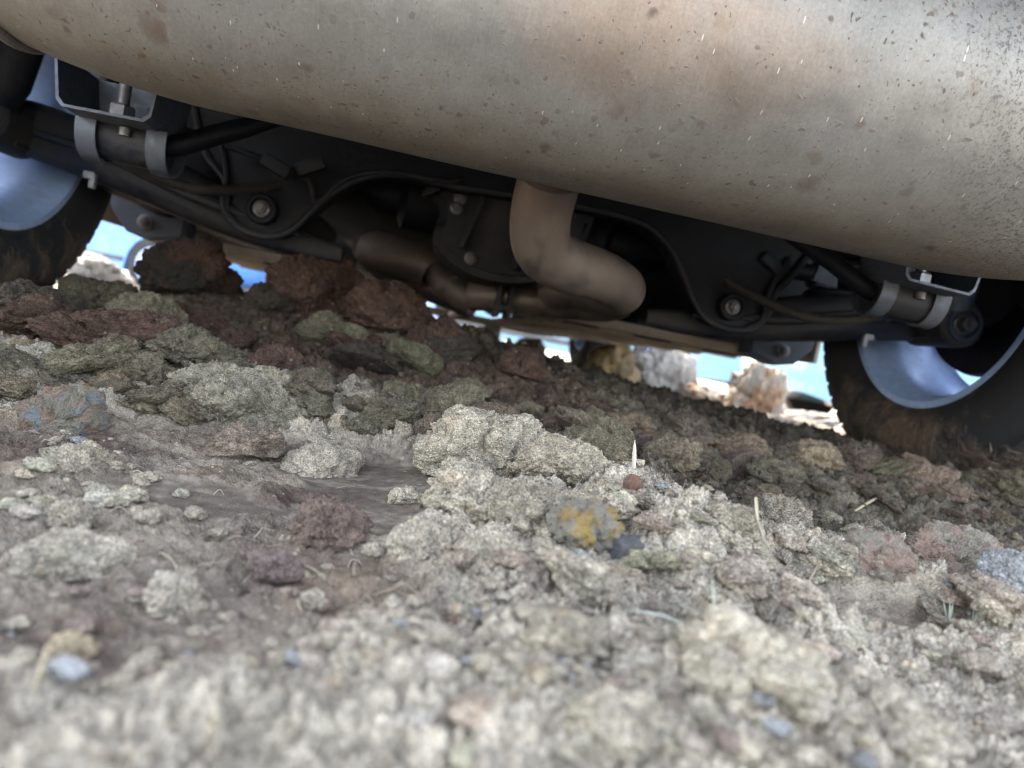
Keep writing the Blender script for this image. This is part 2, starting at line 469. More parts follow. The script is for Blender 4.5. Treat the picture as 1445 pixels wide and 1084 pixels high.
# ------------------------------------------------------------------ the ground
def macro(x, y):
    """large shape of the churned yard, metres"""
    z = np.zeros_like(x)
    # mound pushed up under the axle
    along = np.interp(x, [-1.3, -0.75, -0.52, -0.30, -0.07, 0.22, 0.56, 1.0, 1.5], [0.02, 0.035, 0.088, 0.106, 0.101, 0.066, 0.045, 0.03, 0.0])
    z += along * sstep(0.66, 1.08, y + 0.16 * x) * (1 - sstep(1.35, 1.9, y))
    # ridge of clods on the near side of it
    z += 0.030 * np.exp(-((y - (0.66 - 0.12 * x)) / 0.10) ** 2) * sstep(0.22, 0.0, x)
    # heap of pale crumbs, centre to right
    z += 0.022 * np.exp(-((x - 0.03) / 0.09) ** 2 - ((y - 0.52) / 0.09) ** 2)
    z += 0.020 * np.exp(-((x - 0.10) / 0.10) ** 2 - ((y - 0.40) / 0.10) ** 2)
    z += 0.016 * np.exp(-((x - 0.30) / 0.16) ** 2 - ((y - 0.42) / 0.10) ** 2)
    z += 0.016 * np.exp(-((x - 0.09) / 0.07) ** 2 - ((y - 0.22) / 0.05) ** 2)
    z += 0.010 * np.exp(-((x + 0.02) / 0.06) ** 2 - ((y - 0.20) / 0.05) ** 2)
    # wheel rut on the right
    z -= 0.018 * np.exp(-((y - (0.80 - 0.25 * x)) / 0.10) ** 2) * sstep(0.12, 0.3, x)
    z -= 0.016 * np.exp(-((x - 0.375) / 0.035) ** 2 - ((y - 0.485) / 0.022) ** 2)
    z += 0.004 * vnoise2(x * 7, y * 7, 3) * sstep(0.1, 0.3, y)
    far = sstep(1.8, 3.2, np.hypot(x, y))
    z += far * (0.05 * vnoise2(x * 0.9, y * 0.9, 61) + 0.02 * vnoise2(x * 4, y * 4, 62) - 0.015) - 0.14 * sstep(4.3, 6.5, np.hypot(x, y))
    return z

def flatmask(x, y):
    """1 where the soil is pressed flat by the wheel, 0 where it is loose"""
    wx = x + 0.025 * fbm2(x * 16, y * 16, 3, 71); wy = y + 0.03 * fbm2(x * 14 + 9, y * 14, 3, 72)
    d1 = np.hypot((wx + 0.20) / 0.19, (wy - 0.45 - 0.1 * wx) / 0.13)
    d2 = np.hypot((wx + 0.07) / 0.10, (wy - 0.47) / 0.085)
    d3 = np.hypot((wx + 0.17) / 0.17, (wy - 0.27) / 0.10)
    d4 = np.hypot((wx - 0.20) / 0.07, (wy - 0.36) / 0.03)
    d = np.minimum(np.minimum(d1, d2), np.minimum(d3, d4 + 0.15))
    return 1 - sstep(0.80, 1.12, d)

def smoothpatch(x, y):
    wx = x + 0.012 * fbm2(x * 30, y * 30, 2, 73); wy = y + 0.012 * fbm2(x * 30 + 9, y * 30, 2, 74)
    d = np.minimum(np.hypot((wx + 0.085) / 0.066, (wy - 0.50) / 0.085), np.hypot((wx + 0.060) / 0.052, (wy - 0.40) / 0.05))
    d = np.minimum(d, np.hypot((wx + 0.16) / 0.06, (wy - 0.40) / 0.03))
    return 1 - sstep(0.7, 1.05, d)

def detail(x, y, near):
    """mid and fine relief; near=False leaves out the finest scales"""
    fl = flatmask(x, y); sm = smoothpatch(x, y)
    loose = 1 - fl
    r = np.hypot(x, y)
    fade = 1 - 0.6 * sstep(2.0, 4.0, r)
    wx = x + 0.010 * fbm2(x * 45, y * 45, 2, 81); wy = y + 0.010 * fbm2(x * 45 + 7, y * 45, 2, 82)
    d, rid = worley2(wx / 0.042, wy / 0.042, 101)
    pile = sstep(-0.2, 0.35, fbm2(x * 9, y * 9, 3, 90))
    shade = 1 - 0.6 * sstep(0.62, 0.8, y)
    z = loose * (0.021 * dome(d) * (0.25 + 0.75 * rid)) * (0.3 + 0.7 * pile)
    d, rid = worley2(wx / 0.018 + 4, wy / 0.018, 111)
    z = z + loose * 0.0100 * shade * dome(d) * (0.3 + 0.7 * rid)
    z = z + loose * (0.007 + 0.010 * (1 - shade)) * fbm2(x * 60, y * 60, 5, 95, 0.6)
    # pressed soil: low lamellar plates, torn edges
    ang = 0.25
    px = (x * math.cos(ang) + y * math.sin(ang)); py = (-x * math.sin(ang) + y * math.cos(ang))
    lam = fbm2(px * 34, py * 70, 4, 96)
    step = np.floor(lam * 5 + 0.5) / 5 * 0.6 + lam * 0.4
    z = z + fl * (1 - sm) * 0.0075 * step
    z = z + fl * (1 - sm) * 0.0016 * fbm2(x * 260, y * 260, 2, 98)
    z = z + sm * (0.0003 * fbm2(x * 30, y * 220, 3, 99) - 0.002)
    if near:
        w2x = x + 0.003 * vnoise2(x * 300, y * 300, 83); w2y = y + 0.003 * vnoise2(x * 300 + 7, y * 300, 84)
        d, rid = worley2(w2x / 0.0068, w2y / 0.0068 + 3, 121)
        sc = sstep(-0.35, 0.2, vnoise2(x * 45, y * 45, 122))
        z = z + (loose * (0.0050) + fl * (1 - sm) * 0.0012 * sc) * dome(d) * (0.2 + 0.8 * rid)
        d, rid = worley2(w2x / 0.0029 + 8, w2y / 0.0029 + 3, 131)
        z = z + (loose * 0.0027 + fl * (1 - sm) * 0.0007 * sc) * dome(d) * (0.2 + 0.8 * rid)
    return z * fade, fl, sm

def H(x, y):
    x = np.atleast_1d(np.asarray(x, float)); y = np.atleast_1d(np.asarray(y, float))
    return macro(x, y) + detail(x, y, False)[0]

def build_ground():
    fine = np.linspace(R(-42), R(44), 780)
    coarse = np.linspace(R(44), R(360 - 42), 122)[1:-1]
    th = np.concatenate([fine, coarse])            # from +Y towards +X
    def seg(a, b, st): return np.exp(np.arange(math.log(a), math.log(b), st))
    rad = np.concatenate([np.linspace(0.02, 0.13, 12)[:-1], seg(0.13, 0.36, 0.0055), seg(0.36, 0.95, 0.0019), seg(0.95, 1.7, 0.005), seg(1.7, 5, 0.010), seg(5, 900, 0.08), [900.0]])
    T, RR = np.meshgrid(th, rad)
    x = (RR * np.sin(T)).ravel(); y = (RR * np.cos(T)).ravel()
    z = macro(x, y)
    dz, fl, sm = detail(x, y, True)
    z = z + dz
    z = np.minimum(z, np.where(np.hypot(x, y) < 0.13, 0.02, 9))
    nc, nr = len(th), len(rad)
    V = np.stack([x, y, z], 1); V = np.vstack([V, [0, 0, 0.0]])
    i = np.arange(nr - 1)[:, None] * nc; j = np.arange(nc)[None, :]; j2 = (j + 1) % nc
    F = np.stack([i + j, i + nc + j, i + nc + j2, i + j2], -1).reshape(-1, 4)[:, ::-1]
    me = mesh_np('ground', V, F); print('GROUND VERTS', len(V))
    # hole under the lens closed by a small fan
    # clay colours; soil towards and under the car also darkened to paint in its shade
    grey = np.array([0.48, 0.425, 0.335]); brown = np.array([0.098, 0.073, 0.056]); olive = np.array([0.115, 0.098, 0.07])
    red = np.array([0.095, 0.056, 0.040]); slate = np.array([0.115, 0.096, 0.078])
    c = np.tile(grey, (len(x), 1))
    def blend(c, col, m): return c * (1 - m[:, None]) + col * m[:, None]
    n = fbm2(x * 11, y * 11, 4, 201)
    c = blend(c, olive, np.clip(sstep(0.56, 0.66, y + 0.05 * n + 0.15 * x) * 0.85, 0, 1))  # low olive tone also puts the car's shade into the ridge colour
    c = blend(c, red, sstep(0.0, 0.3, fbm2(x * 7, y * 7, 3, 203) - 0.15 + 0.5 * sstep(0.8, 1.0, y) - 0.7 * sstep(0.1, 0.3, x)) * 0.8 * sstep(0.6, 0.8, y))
    c = blend(c, np.array([0.075, 0.058, 0.045]), sstep(0.85, 1.1, y + 0.2 * x) * (1 - sstep(2.2, 3, y)) * 0.75)  # shade under the car painted into the soil colour
    c = blend(c, brown, np.clip(fl * (0.8 + 0.4 * n), 0, 1))
    c = blend(c, np.array([0.165, 0.120, 0.083]), fl * sstep(0.1, 0.5, fbm2(x * 18, y * 25, 3, 205)) * 0.6)
    c = blend(c, slate, sm * 0.8)
    pale = fl * sstep(0.12, 0.4, fbm2(x * 30, y * 50, 4, 207)) * 0.5
    c = blend(c, np.array([0.27, 0.235, 0.185]), pale)
    c = blend(c, np.array([0.27, 0.22, 0.18]), sstep(0.3, 0.5, x) * sstep(0.1, 0.4, fbm2(x * 12, y * 12, 3, 209)) * 0.5)
    c = blend(c, np.array([0.24, 0.21, 0.17]), sstep(2.2, 3.2, np.hypot(x, y)))
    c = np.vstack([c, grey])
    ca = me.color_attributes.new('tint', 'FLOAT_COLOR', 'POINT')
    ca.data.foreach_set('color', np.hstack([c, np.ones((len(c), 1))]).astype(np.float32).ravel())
    fa = me.attributes.new('crumb', 'FLOAT', 'POINT')
    fa.data.foreach_set('value', np.append(np.clip(1 - 0.6 * fl - 0.8 * sm, 0, 1), 1.0).astype(np.float32))
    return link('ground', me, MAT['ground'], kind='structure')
build_ground()

def at(px, py, lift=0.0):
    """point of the ground seen at photograph pixel px, py (1445 x 1084)"""
    d = (px - 722.5) / 1000.0 * _rr - (py - 542.0) / 1000.0 * _uu + _fw
    t = np.geomspace(0.12, 6.0, 1600)
    X = d[0] * t; Y = d[1] * t; Z = CAMH + d[2] * t
    g = H(X, Y) + lift
    k = int(np.argmax(Z < g)) if (Z < g).any() else len(t) - 1
    return X[k], Y[k], g[k], t[k]

# ------------------------------------------------------------------ the car
CAR = bpy.data.objects.new('car', None); COL.objects.link(CAR)
CAR.location = (-0.043, 1.05, 0.025); CAR.rotation_euler = (0, 0, R(7.2))
CAR.empty_display_size = 0.3
CAR['label'] = 'car seen from underneath, with its big weathered steel muffler across the top of the picture'
CAR['category'] = 'car'

def build_muffler():
    NS, NR = 220, 160
    cy, cz, ay, az, L = 0.0, 0.0, 0.135, 0.140, 0.460
    V = []; s = np.linspace(-L, L, NS); t = np.linspace(0, 2 * np.pi, NR, endpoint=False)
    S_, T_ = np.meshgrid(s, t, indexing='ij')
    e = np.clip((np.abs(S_) - 0.30) / (L - 0.30), 0, 1)
    k = 1 - 0.12 * e ** 2.2
    ex = 0.92
    u = np.sign(np.cos(T_)) * np.abs(np.cos(T_)) ** ex; w = np.sign(np.sin(T_)) * np.abs(np.sin(T_)) ** ex
    dent = 0.0012 * (fbm3(np.stack([S_ * 9, u * 2, w * 2], -1).reshape(-1, 3) + 10, 2, 5)).reshape(S_.shape)
    k = k + dent / 0.14
    V = np.stack([S_, cy + ay * u * k, cz + az * w * k], -1).reshape(-1, 3)
    i = np.arange(NS - 1)[:, None] * NR; j = np.arange(NR)[None]; j2 = (j + 1) % NR
    F = np.stack([i + j, i + j2, i + NR + j2, i + NR + j], -1).reshape(-1, 4)
    me = mesh_np('muffler', V, F)
    o = link('muffler', me, MAT['muffler'], CAR)
    o.location = (0.020, -0.455, 0.370)
    for sg in (-1, 1):
        bm = bmesh.new()
        ring = spline([(sg * L, ay * 0.893 * math.cos(a), az * 0.893 * math.sin(a)) for a in np.linspace(0, 2 * np.pi, 40, endpoint=False)], 3, True)
        ring.append(ring[0]); ring.append(ring[1])
        add_tube(bm, ring, 0.0042, 8, caps=False)
        from_bm('end_seam', bm, MAT['muffler'], o)
        bm = bmesh.new()
        prof = [(sg * L, 0.88), (sg * (L - 0.004), 0.84), (sg * (L + 0.006), 0.74), (sg * (L + 0.014), 0.5), (sg * (L + 0.016), 0.0001)]
        add_lathe(bm, prof, (0, 0, 0), 'X', 64)
        for v in bm.verts: v.co.y *= ay; v.co.z *= az
        from_bm('end_cap', bm, MAT['muffler'], o)
    return o
build_muffler()

def car_tube(name, pts, rad, mat, parent=CAR, k=8, n=20, flat=1.0):
    bm = bmesh.new(); add_tube(bm, spline(pts, k), rad, n, flat=flat)
    return from_bm(name, bm, mat, parent)

def lathe_part(name, prof, c, axis, mat, parent=CAR, n=40, phase=0.0, angle=35):
    bm = bmesh.new(); add_lathe(bm, prof, c, axis, n, phase)
    return from_bm(name, bm, mat, parent, angle)

def bolt_prof(r, h): return [(0, r), (-h * 0.85, r), (-h, r * 0.85), (-h, 0.0001)]
def add_bolt(c, r, parent, washer=1.5, rot=0.3, h=None, name='bolt'):
    """hex bolt looking back at the camera (-Y) with washer"""
    h = h or r * 0.9
    bm = bmesh.new()
    add_lathe(bm, [(0, r * washer), (-r * 0.28, r * washer), (-r * 0.34, r * washer * 0.92), (-r * 0.34, 0.0001)], c, 'Y', 28)
    add_lathe(bm, bolt_prof(r, h), (c[0], c[1] - r * 0.3, c[2]), 'Y', 6, rot)
    add_lathe(bm, [(0, r * 0.55), (-h * 0.5, r * 0.5), (-h * 0.5, 0.0001)], (c[0], c[1] - r * 0.3 - h, c[2]), 'Y', 16)
    return from_bm(name, bm, MAT['bolt'], parent, 30)

# tail pipe from the muffler, swinging right and over the axle
car_tube('exhaust_pipe', [(0.0, -0.40, 0.33), (-0.002, -0.345, 0.262), (0.0, -0.315, 0.222), (0.013, -0.285, 0.197), (0.045, -0.25, 0.190), (0.10, -0.19, 0.192), (0.14, -0.135, 0.190), (0.155, -0.09, 0.188), (0.148, -0.03, 0.188), (0.12, 0.03, 0.19), (0.10, 0.12, 0.19)],
         [0.0315] * 81, MAT['pipe'], k=8, n=32)
bm = bmesh.new(); add_tube(bm, spline([(-0.001, -0.372, 0.297), (-0.002, -0.352, 0.270), (-0.002, -0.343, 0.258)], 3), [0.036] * 5 + [0.0345, 0.0318], 32); from_bm('weld_collar', bm, MAT['pipe'], [o for o in CAR.children if o.name == 'exhaust_pipe'][0])
cp = car_tube('connecting_pipe', [(0.24, 0.20, 0.20), (0.20, 0.20, 0.182), (0.10, 0.21, 0.172), (0.02, 0.22, 0.165), (-0.03, 0.24, 0.158)], 0.026, MAT['pipe'])
for c0 in ((0.015, 0.20, 0.166), (0.035, 0.20, 0.167)):
    bm = bmesh.new(); add_box(bm, c0, (0.008, 0.075, 0.075), 0.003); add_box(bm, (c0[0], c0[1] - 0.03, c0[2] - 0.02), (0.02, 0.012, 0.012), 0.002)
    from_bm('flange', bm, MAT['cast'], cp)
rs = car_tube('resonator', [(-0.24, 0.36, 0.215), (-0.225, 0.35, 0.212), (-0.18, 0.33, 0.207), (-0.11, 0.31, 0.198), (-0.09, 0.30, 0.185), (-0.06, 0.285, 0.165), (-0.02, 0.27, 0.150)],
              [0.02] * 5 + [0.036] * 4 + [0.042] * 16 + [0.040] * 4 + [0.030] * 10 + [0.026] * 10, MAT['pipe'], k=8, n=28)

# rear crossmember with its two hanging legs
outline = [(-0.47, 0.345), (-0.44, 0.27), (-0.405, 0.235), (-0.397, 0.195), (-0.372, 0.175), (-0.335, 0.173), (-0.307, 0.188), (-0.285, 0.218), (-0.258, 0.252), (-0.216, 0.283), (-0.165, 0.295), (-0.09, 0.296),
           (0.0, 0.302), (0.10, 0.306), (0.185, 0.303), (0.235, 0.278), (0.265, 0.243), (0.292, 0.205), (0.315, 0.184), (0.35, 0.175), (0.39, 0.182), (0.41, 0.205), (0.415, 0.24), (0.44, 0.28), (0.47, 0.345)]
op = spline([(a, 0, b) for a, b in outline], 5)
bm = bmesh.new()
add_plate(bm, [(p.x, p.z) for p in op] + [(0.47, 0.38), (-0.47, 0.38)], 0.0, 0.05, 0.004)
sub = from_bm('crossmember', bm, MAT['black_steel'], CAR)
bm = bmesh.new(); add_tube(bm, [(p.x, -0.004, p.z) for p in op], 0.0055, 8)
from_bm('flange_edge', bm, MAT['dusty_steel'], sub)
for sg in (-1, 1):
    c0 = (sg * 0.349, -0.004, 0.207)
    lathe_part('bush', [(0, 0.021), (-0.012, 0.021), (-0.014, 0.019), (-0.014, 0.015), (-0.010, 0.014), (-0.010, 0.0001)], c0, 'Y', MAT['black_steel'], sub)
    add_bolt((c0[0], c0[1] - 0.010, c0[2]), 0.0085, sub, 1.35)
    bm = bmesh.new()
    add_tube(bm, spline([(sg * 0.425, -0.006, 0.30), (sg * 0.405, -0.008, 0.245), (sg * 0.402, -0.008, 0.2), (sg * 0.38, -0.006, 0.18)], 6), 0.004, 8)
    from_bm('pressed_rib', bm, MAT['dusty_steel'], sub)

# differential housing
dp = [(-0.150, 0.335), (-0.136, 0.30), (-0.108, 0.268), (-0.112, 0.228), (-0.092, 0.205), (-0.055, 0.187), (-0.01, 0.180), (0.045, 0.188), (0.09, 0.205), (0.12, 0.25), (0.13, 0.335)]
bm = bmesh.new(); add_plate(bm, [(p.x, p.z) for p in spline([(a, 0, b) for a, b in dp], 4)], 0.06, 0.26, 0.012)
diff = from_bm('differential_housing', bm, MAT['cast'], CAR, 50)
bm = bmesh.new()
add_box(bm, (-0.118, 0.05, 0.298), (0.05, 0.02, 0.010), 0.003, Matrix.Rotation(R(-35), 3, 'Y'))
add_box(bm, (-0.055, 0.05, 0.27), (0.008, 0.02, 0.11), 0.003, Matrix.Rotation(R(12), 3, 'Y'))
add_box(bm, (0.02, 0.05, 0.26), (0.008, 0.02, 0.12), 0.003)
from_bm('casting_rib', bm, MAT['cast'], diff)
for c0 in ((-0.085, 0.055, 0.276), (-0.082, 0.058, 0.292), (-0.050, 0.055, 0.206), (0.06, 0.055, 0.225)):
    add_bolt(c0, 0.007, diff, 1.4)

# suspension, both sides
for sg in (-1, 1):
    xs = [0.24, 0.34, 0.45, 0.55, 0.64, 0.71, 0.76]
    bot = [0.158, 0.158, 0.172, 0.192, 0.210, 0.222, 0.238]; top = [0.185, 0.205, 0.245, 0.272, 0.290, 0.298, 0.285]
    wid = [0.05, 0.06, 0.11, 0.13, 0.09, 0.06, 0.05]
    bm = bmesh.new(); rings = []
    dense = spline([(x_, b_, t_) for x_, b_, t_ in zip(xs, bot, top)], 5); dw = spline([(w_, 0, 0) for w_ in wid], 5)
    for p, w_ in zip(dense, dw):
        h_ = p.z - p.y; zc = (p.z + p.y) / 2; ring = []
        for kk in range(20):
            a = 2 * math.pi * kk / 20
            cu, su = math.cos(a), math.sin(a)
            ring.append(bm.verts.new((sg * p.x, 0.07 + w_.x * 0.5 * math.copysign(abs(cu) ** 0.5, cu), zc + h_ * 0.5 * math.copysign(abs(su) ** 0.6, su))))
        rings.append(ring)
    for a_, b_ in zip(rings, rings[1:]):
        for kk in range(20): bm.faces.new((a_[kk], a_[(kk + 1) % 20], b_[(kk + 1) % 20], b_[kk]))
    bm.faces.new(rings[0]); bm.faces.new(rings[-1])
    arm = from_bm('control_arm', bm, MAT['dusty_steel'], CAR, 50)
    bm = bmesh.new(); add_tube(bm, spline([(sg * 0.30, 0.012, 0.185), (sg * 0.45, -0.002, 0.208), (sg * 0.56, 0.0, 0.236), (sg * 0.67, 0.022, 0.25)], 6), [0.004] * 4 + [0.009] * 11 + [0.005] * 4, 10)
    from_bm('pressed_rib', bm, MAT['dusty_steel'], arm)
    lathe_part('outer_bush', [(0.06, 0.037), (-0.035, 0.037), (-0.040, 0.033), (-0.040, 0.024), (-0.034, 0.023), (-0.034, 0.0001)], (sg * 0.715, 0.01, 0.252), 'Y', MAT['rubber'], arm)
    lathe_part('bush_sleeve', [(0, 0.0275), (-0.008, 0.0275), (-0.008, 0.0225), (0, 0.0225)], (sg * 0.715, -0.026, 0.252), 'Y', MAT['zinc'], arm)
    add_bolt((sg * 0.715, -0.026, 0.252), 0.0125, arm, 1.3, 0.2, 0.014)
    bm = bmesh.new()
    kp = [(0.685, 0.225), (0.80, 0.228), (0.835, 0.262), (0.84, 0.31), (0.79, 0.325), (0.74, 0.29), (0.68, 0.28)]
    add_plate(bm, [(sg * a, b) for a, b in kp], 0.0, 0.10, 0.008)
    kn = from_bm('hub_carrier', bm, MAT['cast'], CAR)
    lathe_part('carrier_bush', [(0, 0.022), (-0.012, 0.022), (-0.012, 0.014), (-0.004, 0.013), (-0.004, 0.0001)], (sg * 0.795, 0.0, 0.275), 'Y', MAT['rubber'], kn)
    # damper
    bm = bmesh.new()
    add_tube(bm, [(sg * 0.702, -0.02, 0.27), (sg * 0.695, -0.02, 0.30), (sg * 0.69, -0.02, 0.34), (sg * 0.665, -0.01, 0.52), (sg * 0.655, -0.005, 0.62)], [0.024, 0.031, 0.033, 0.033, 0.033], 28)
    from_bm('damper', bm, MAT['zinc'] if sg > 0 else MAT['dusty_steel'], CAR)
    # coil spring in its seat
    bm = bmesh.new()
    hel = [(sg * 0.56 + 0.045 * math.cos(a), 0.08 + 0.045 * math.sin(a), 0.255 + 0.022 * a / (2 * math.pi)) for a in np.linspace(0, 2 * math.pi * 6.5, 150)]
    add_tube(bm, hel, 0.0065, 8)
    from_bm('coil_spring', bm, MAT['black_steel'], CAR)
    # bracket tray with stud and nut
    bx = -0.438 if sg < 0 else 0.462
    bm = bmesh.new(); zb = 0.233 if sg < 0 else 0.243; w = 0.046; th = 0.003
    zt = zb + 0.052
    prof = [(-w - 0.006, zt), (-w + 0.002, zb + 0.006), (-w + 0.008, zb), (w - 0.008, zb + 0.002), (w - 0.002, zb + 0.008), (w + 0.002, zt)]
    prof = [(p[0] * sg * -1, p[1]) for p in prof]
    inner = [(p[0] * 0.945, p[1] + (0.0028 if p[1] < zt - 0.001 else 0)) for p in prof][::-1]
    add_plate(bm, [(bx + a, b) for a, b in prof + inner], -0.30, -0.215, 0)
    add_plate(bm, [(bx + a, b) for a, b in prof], -0.214, -0.210, 0)
    br = from_bm('mounting_bracket', bm, MAT['zinc'], CAR)
    lathe_part('stud', [(0, 0.006), (0.05, 0.006), (0.05, 0.0001)], (bx, -0.262, zb + 0.008), 'Z', MAT['bolt'], br, 16)
    lathe_part('nut', [(0, 0.013), (0.016, 0.013), (0.018, 0.011), (0.018, 0.006)], (bx, -0.262, zb + 0.003), 'Z', MAT['bolt'], br, 6)
    lathe_part('stud_end', [(0, 0.0001), (0, 0.006), (0.008, 0.006)], (bx + 0.006, -0.262, zb - 0.009), 'Z', MAT['bolt'], br, 12)
    # anti-roll bar bush and strap under it
    cx_ = bx + sg * -0.002
    cl = lathe_part('bar_bush', [(-0.036, 0.0001), (-0.036, 0.024), (0.036, 0.026), (0.036, 0.0001)], (cx_, -0.235, zb - 0.008), 'X', MAT['dusty_steel'])
    for dx in (-0.033, 0.036):
        bm = bmesh.new()
        pts = [(0, 0.031 * math.cos(a), 0.034 * math.sin(a)) for a in np.linspace(math.pi * 0.93, math.pi * 2.07, 20)]
        for i_ in range(len(pts) - 1):
            a, b = pts[i_], pts[i_ + 1]
            q = [bm.verts.new((cx_ + dx + e, -0.235 + p[1] * m_, zb - 0.004 + p[2] * m_)) for p in (a, b) for e in (-0.010, 0.010) for m_ in (1.0, 0.93)]
            # q: a(-out,-in,+out,+in) b(...)
            for f in ((0, 4, 6, 2), (1, 3, 7, 5), (0, 1, 5, 4), (2, 6, 7, 3)): bm.faces.new([q[t] for t in f])
        bmesh.ops.remove_doubles(bm, verts=bm.verts, dist=1e-5)
        from_bm('strap', bm, MAT['zinc'], cl)
    # hose
    car_tube('hose', [(sg * 0.50, -0.16, 0.32), (sg * 0.50, -0.19, 0.255), (sg * 0.47, -0.18, 0.215), (sg * 0.41, -0.12, 0.203), (sg * 0.35, -0.02, 0.235), (sg * 0.33, 0.02, 0.26)], 0.0065, MAT['rubber'])
    bm = bmesh.new(); add_box(bm, (sg * 0.575, -0.005, 0.198), (0.008, 0.010, 0.020), 0.002); add_box(bm, (sg * 0.580, -0.008, 0.205), (0.014, 0.006, 0.010), 0.002)
    from_bm('white_clip', bm, MAT['clip'], CAR)
    # trailing arm bracket ahead of the axle
    bm = bmesh.new()
    add_plate(bm, [(sg * a, b) for a, b in ((0.60, 0.165), (0.665, 0.15), (0.71, 0.16), (0.745, 0.20), (0.76, 0.27), (0.60, 0.27))], 0.44, 0.50, 0.006)
    tb = from_bm('trailing_bracket', bm, MAT['zinc'], CAR)
    add_bolt((sg * 0.675, 0.44, 0.185), 0.010, tb, 1.5)
    bm = bmesh.new(); add_box(bm, (sg * 0.63, 0.30, 0.225), (0.05, 0.34, 0.045), 0.012, Matrix.Rotation(R(-sg * 6), 3, 'Z'))
    from_bm('trailing_arm', bm, MAT['black_steel'], CAR)
    # drive shaft
    bm = bmesh.new(); add_tube(bm, spline([(sg * 0.12, 0.16, 0.29), (sg * 0.17, 0.15, 0.29), (sg * 0.24, 0.14, 0.29), (sg * 0.55, 0.07, 0.30), (sg * 0.62, 0.05, 0.31)], 5), [0.05] * 6 + [0.035] * 4 + [0.015] * 6 + [0.03] * 5, 16)
    from_bm('drive_shaft', bm, MAT['black_steel'], CAR)
car_tube('stabiliser_bar', [(-0.50, -0.13, 0.262), (-0.49, -0.19, 0.236), (-0.46, -0.232, 0.224), (-0.40, -0.236, 0.226), (-0.34, -0.22, 0.262), (-0.25, -0.18, 0.315), (0.0, -0.16, 0.335), (0.25, -0.18, 0.315), (0.36, -0.22, 0.268), (0.42, -0.236, 0.236), (0.48, -0.232, 0.234), (0.51, -0.19, 0.240), (0.52, -0.13, 0.265)], 0.011, MAT['black_steel'])
car_tube('brake_line', [(-0.40, -0.05, 0.275), (-0.30, -0.02, 0.262), (-0.28, -0.008, 0.232), (-0.245, -0.008, 0.272), (-0.19, -0.008, 0.294), (-0.10, -0.01, 0.30), (-0.08, 0.03, 0.33)], 0.004, MAT['dusty_steel'])
for p, a in (((-0.33, -0.05, 0.262), 20), ((-0.29, -0.03, 0.275), -30), ((0.40, 0.0, 0.285), 30)):
    bm = bmesh.new(); add_box(bm, p, (0.04, 0.02, 0.018), 0.003, Matrix.Rotation(R(a), 3, 'Y')); from_bm('line_clip', bm, MAT['dusty_steel'], CAR)
bm = bmesh.new(); add_plate(bm, [(0.435, 0.262), (0.475, 0.258), (0.468, 0.298), (0.445, 0.302)], -0.07, -0.064, 0.001); from_bm('sensor_bracket', bm, MAT['zinc'], CAR)

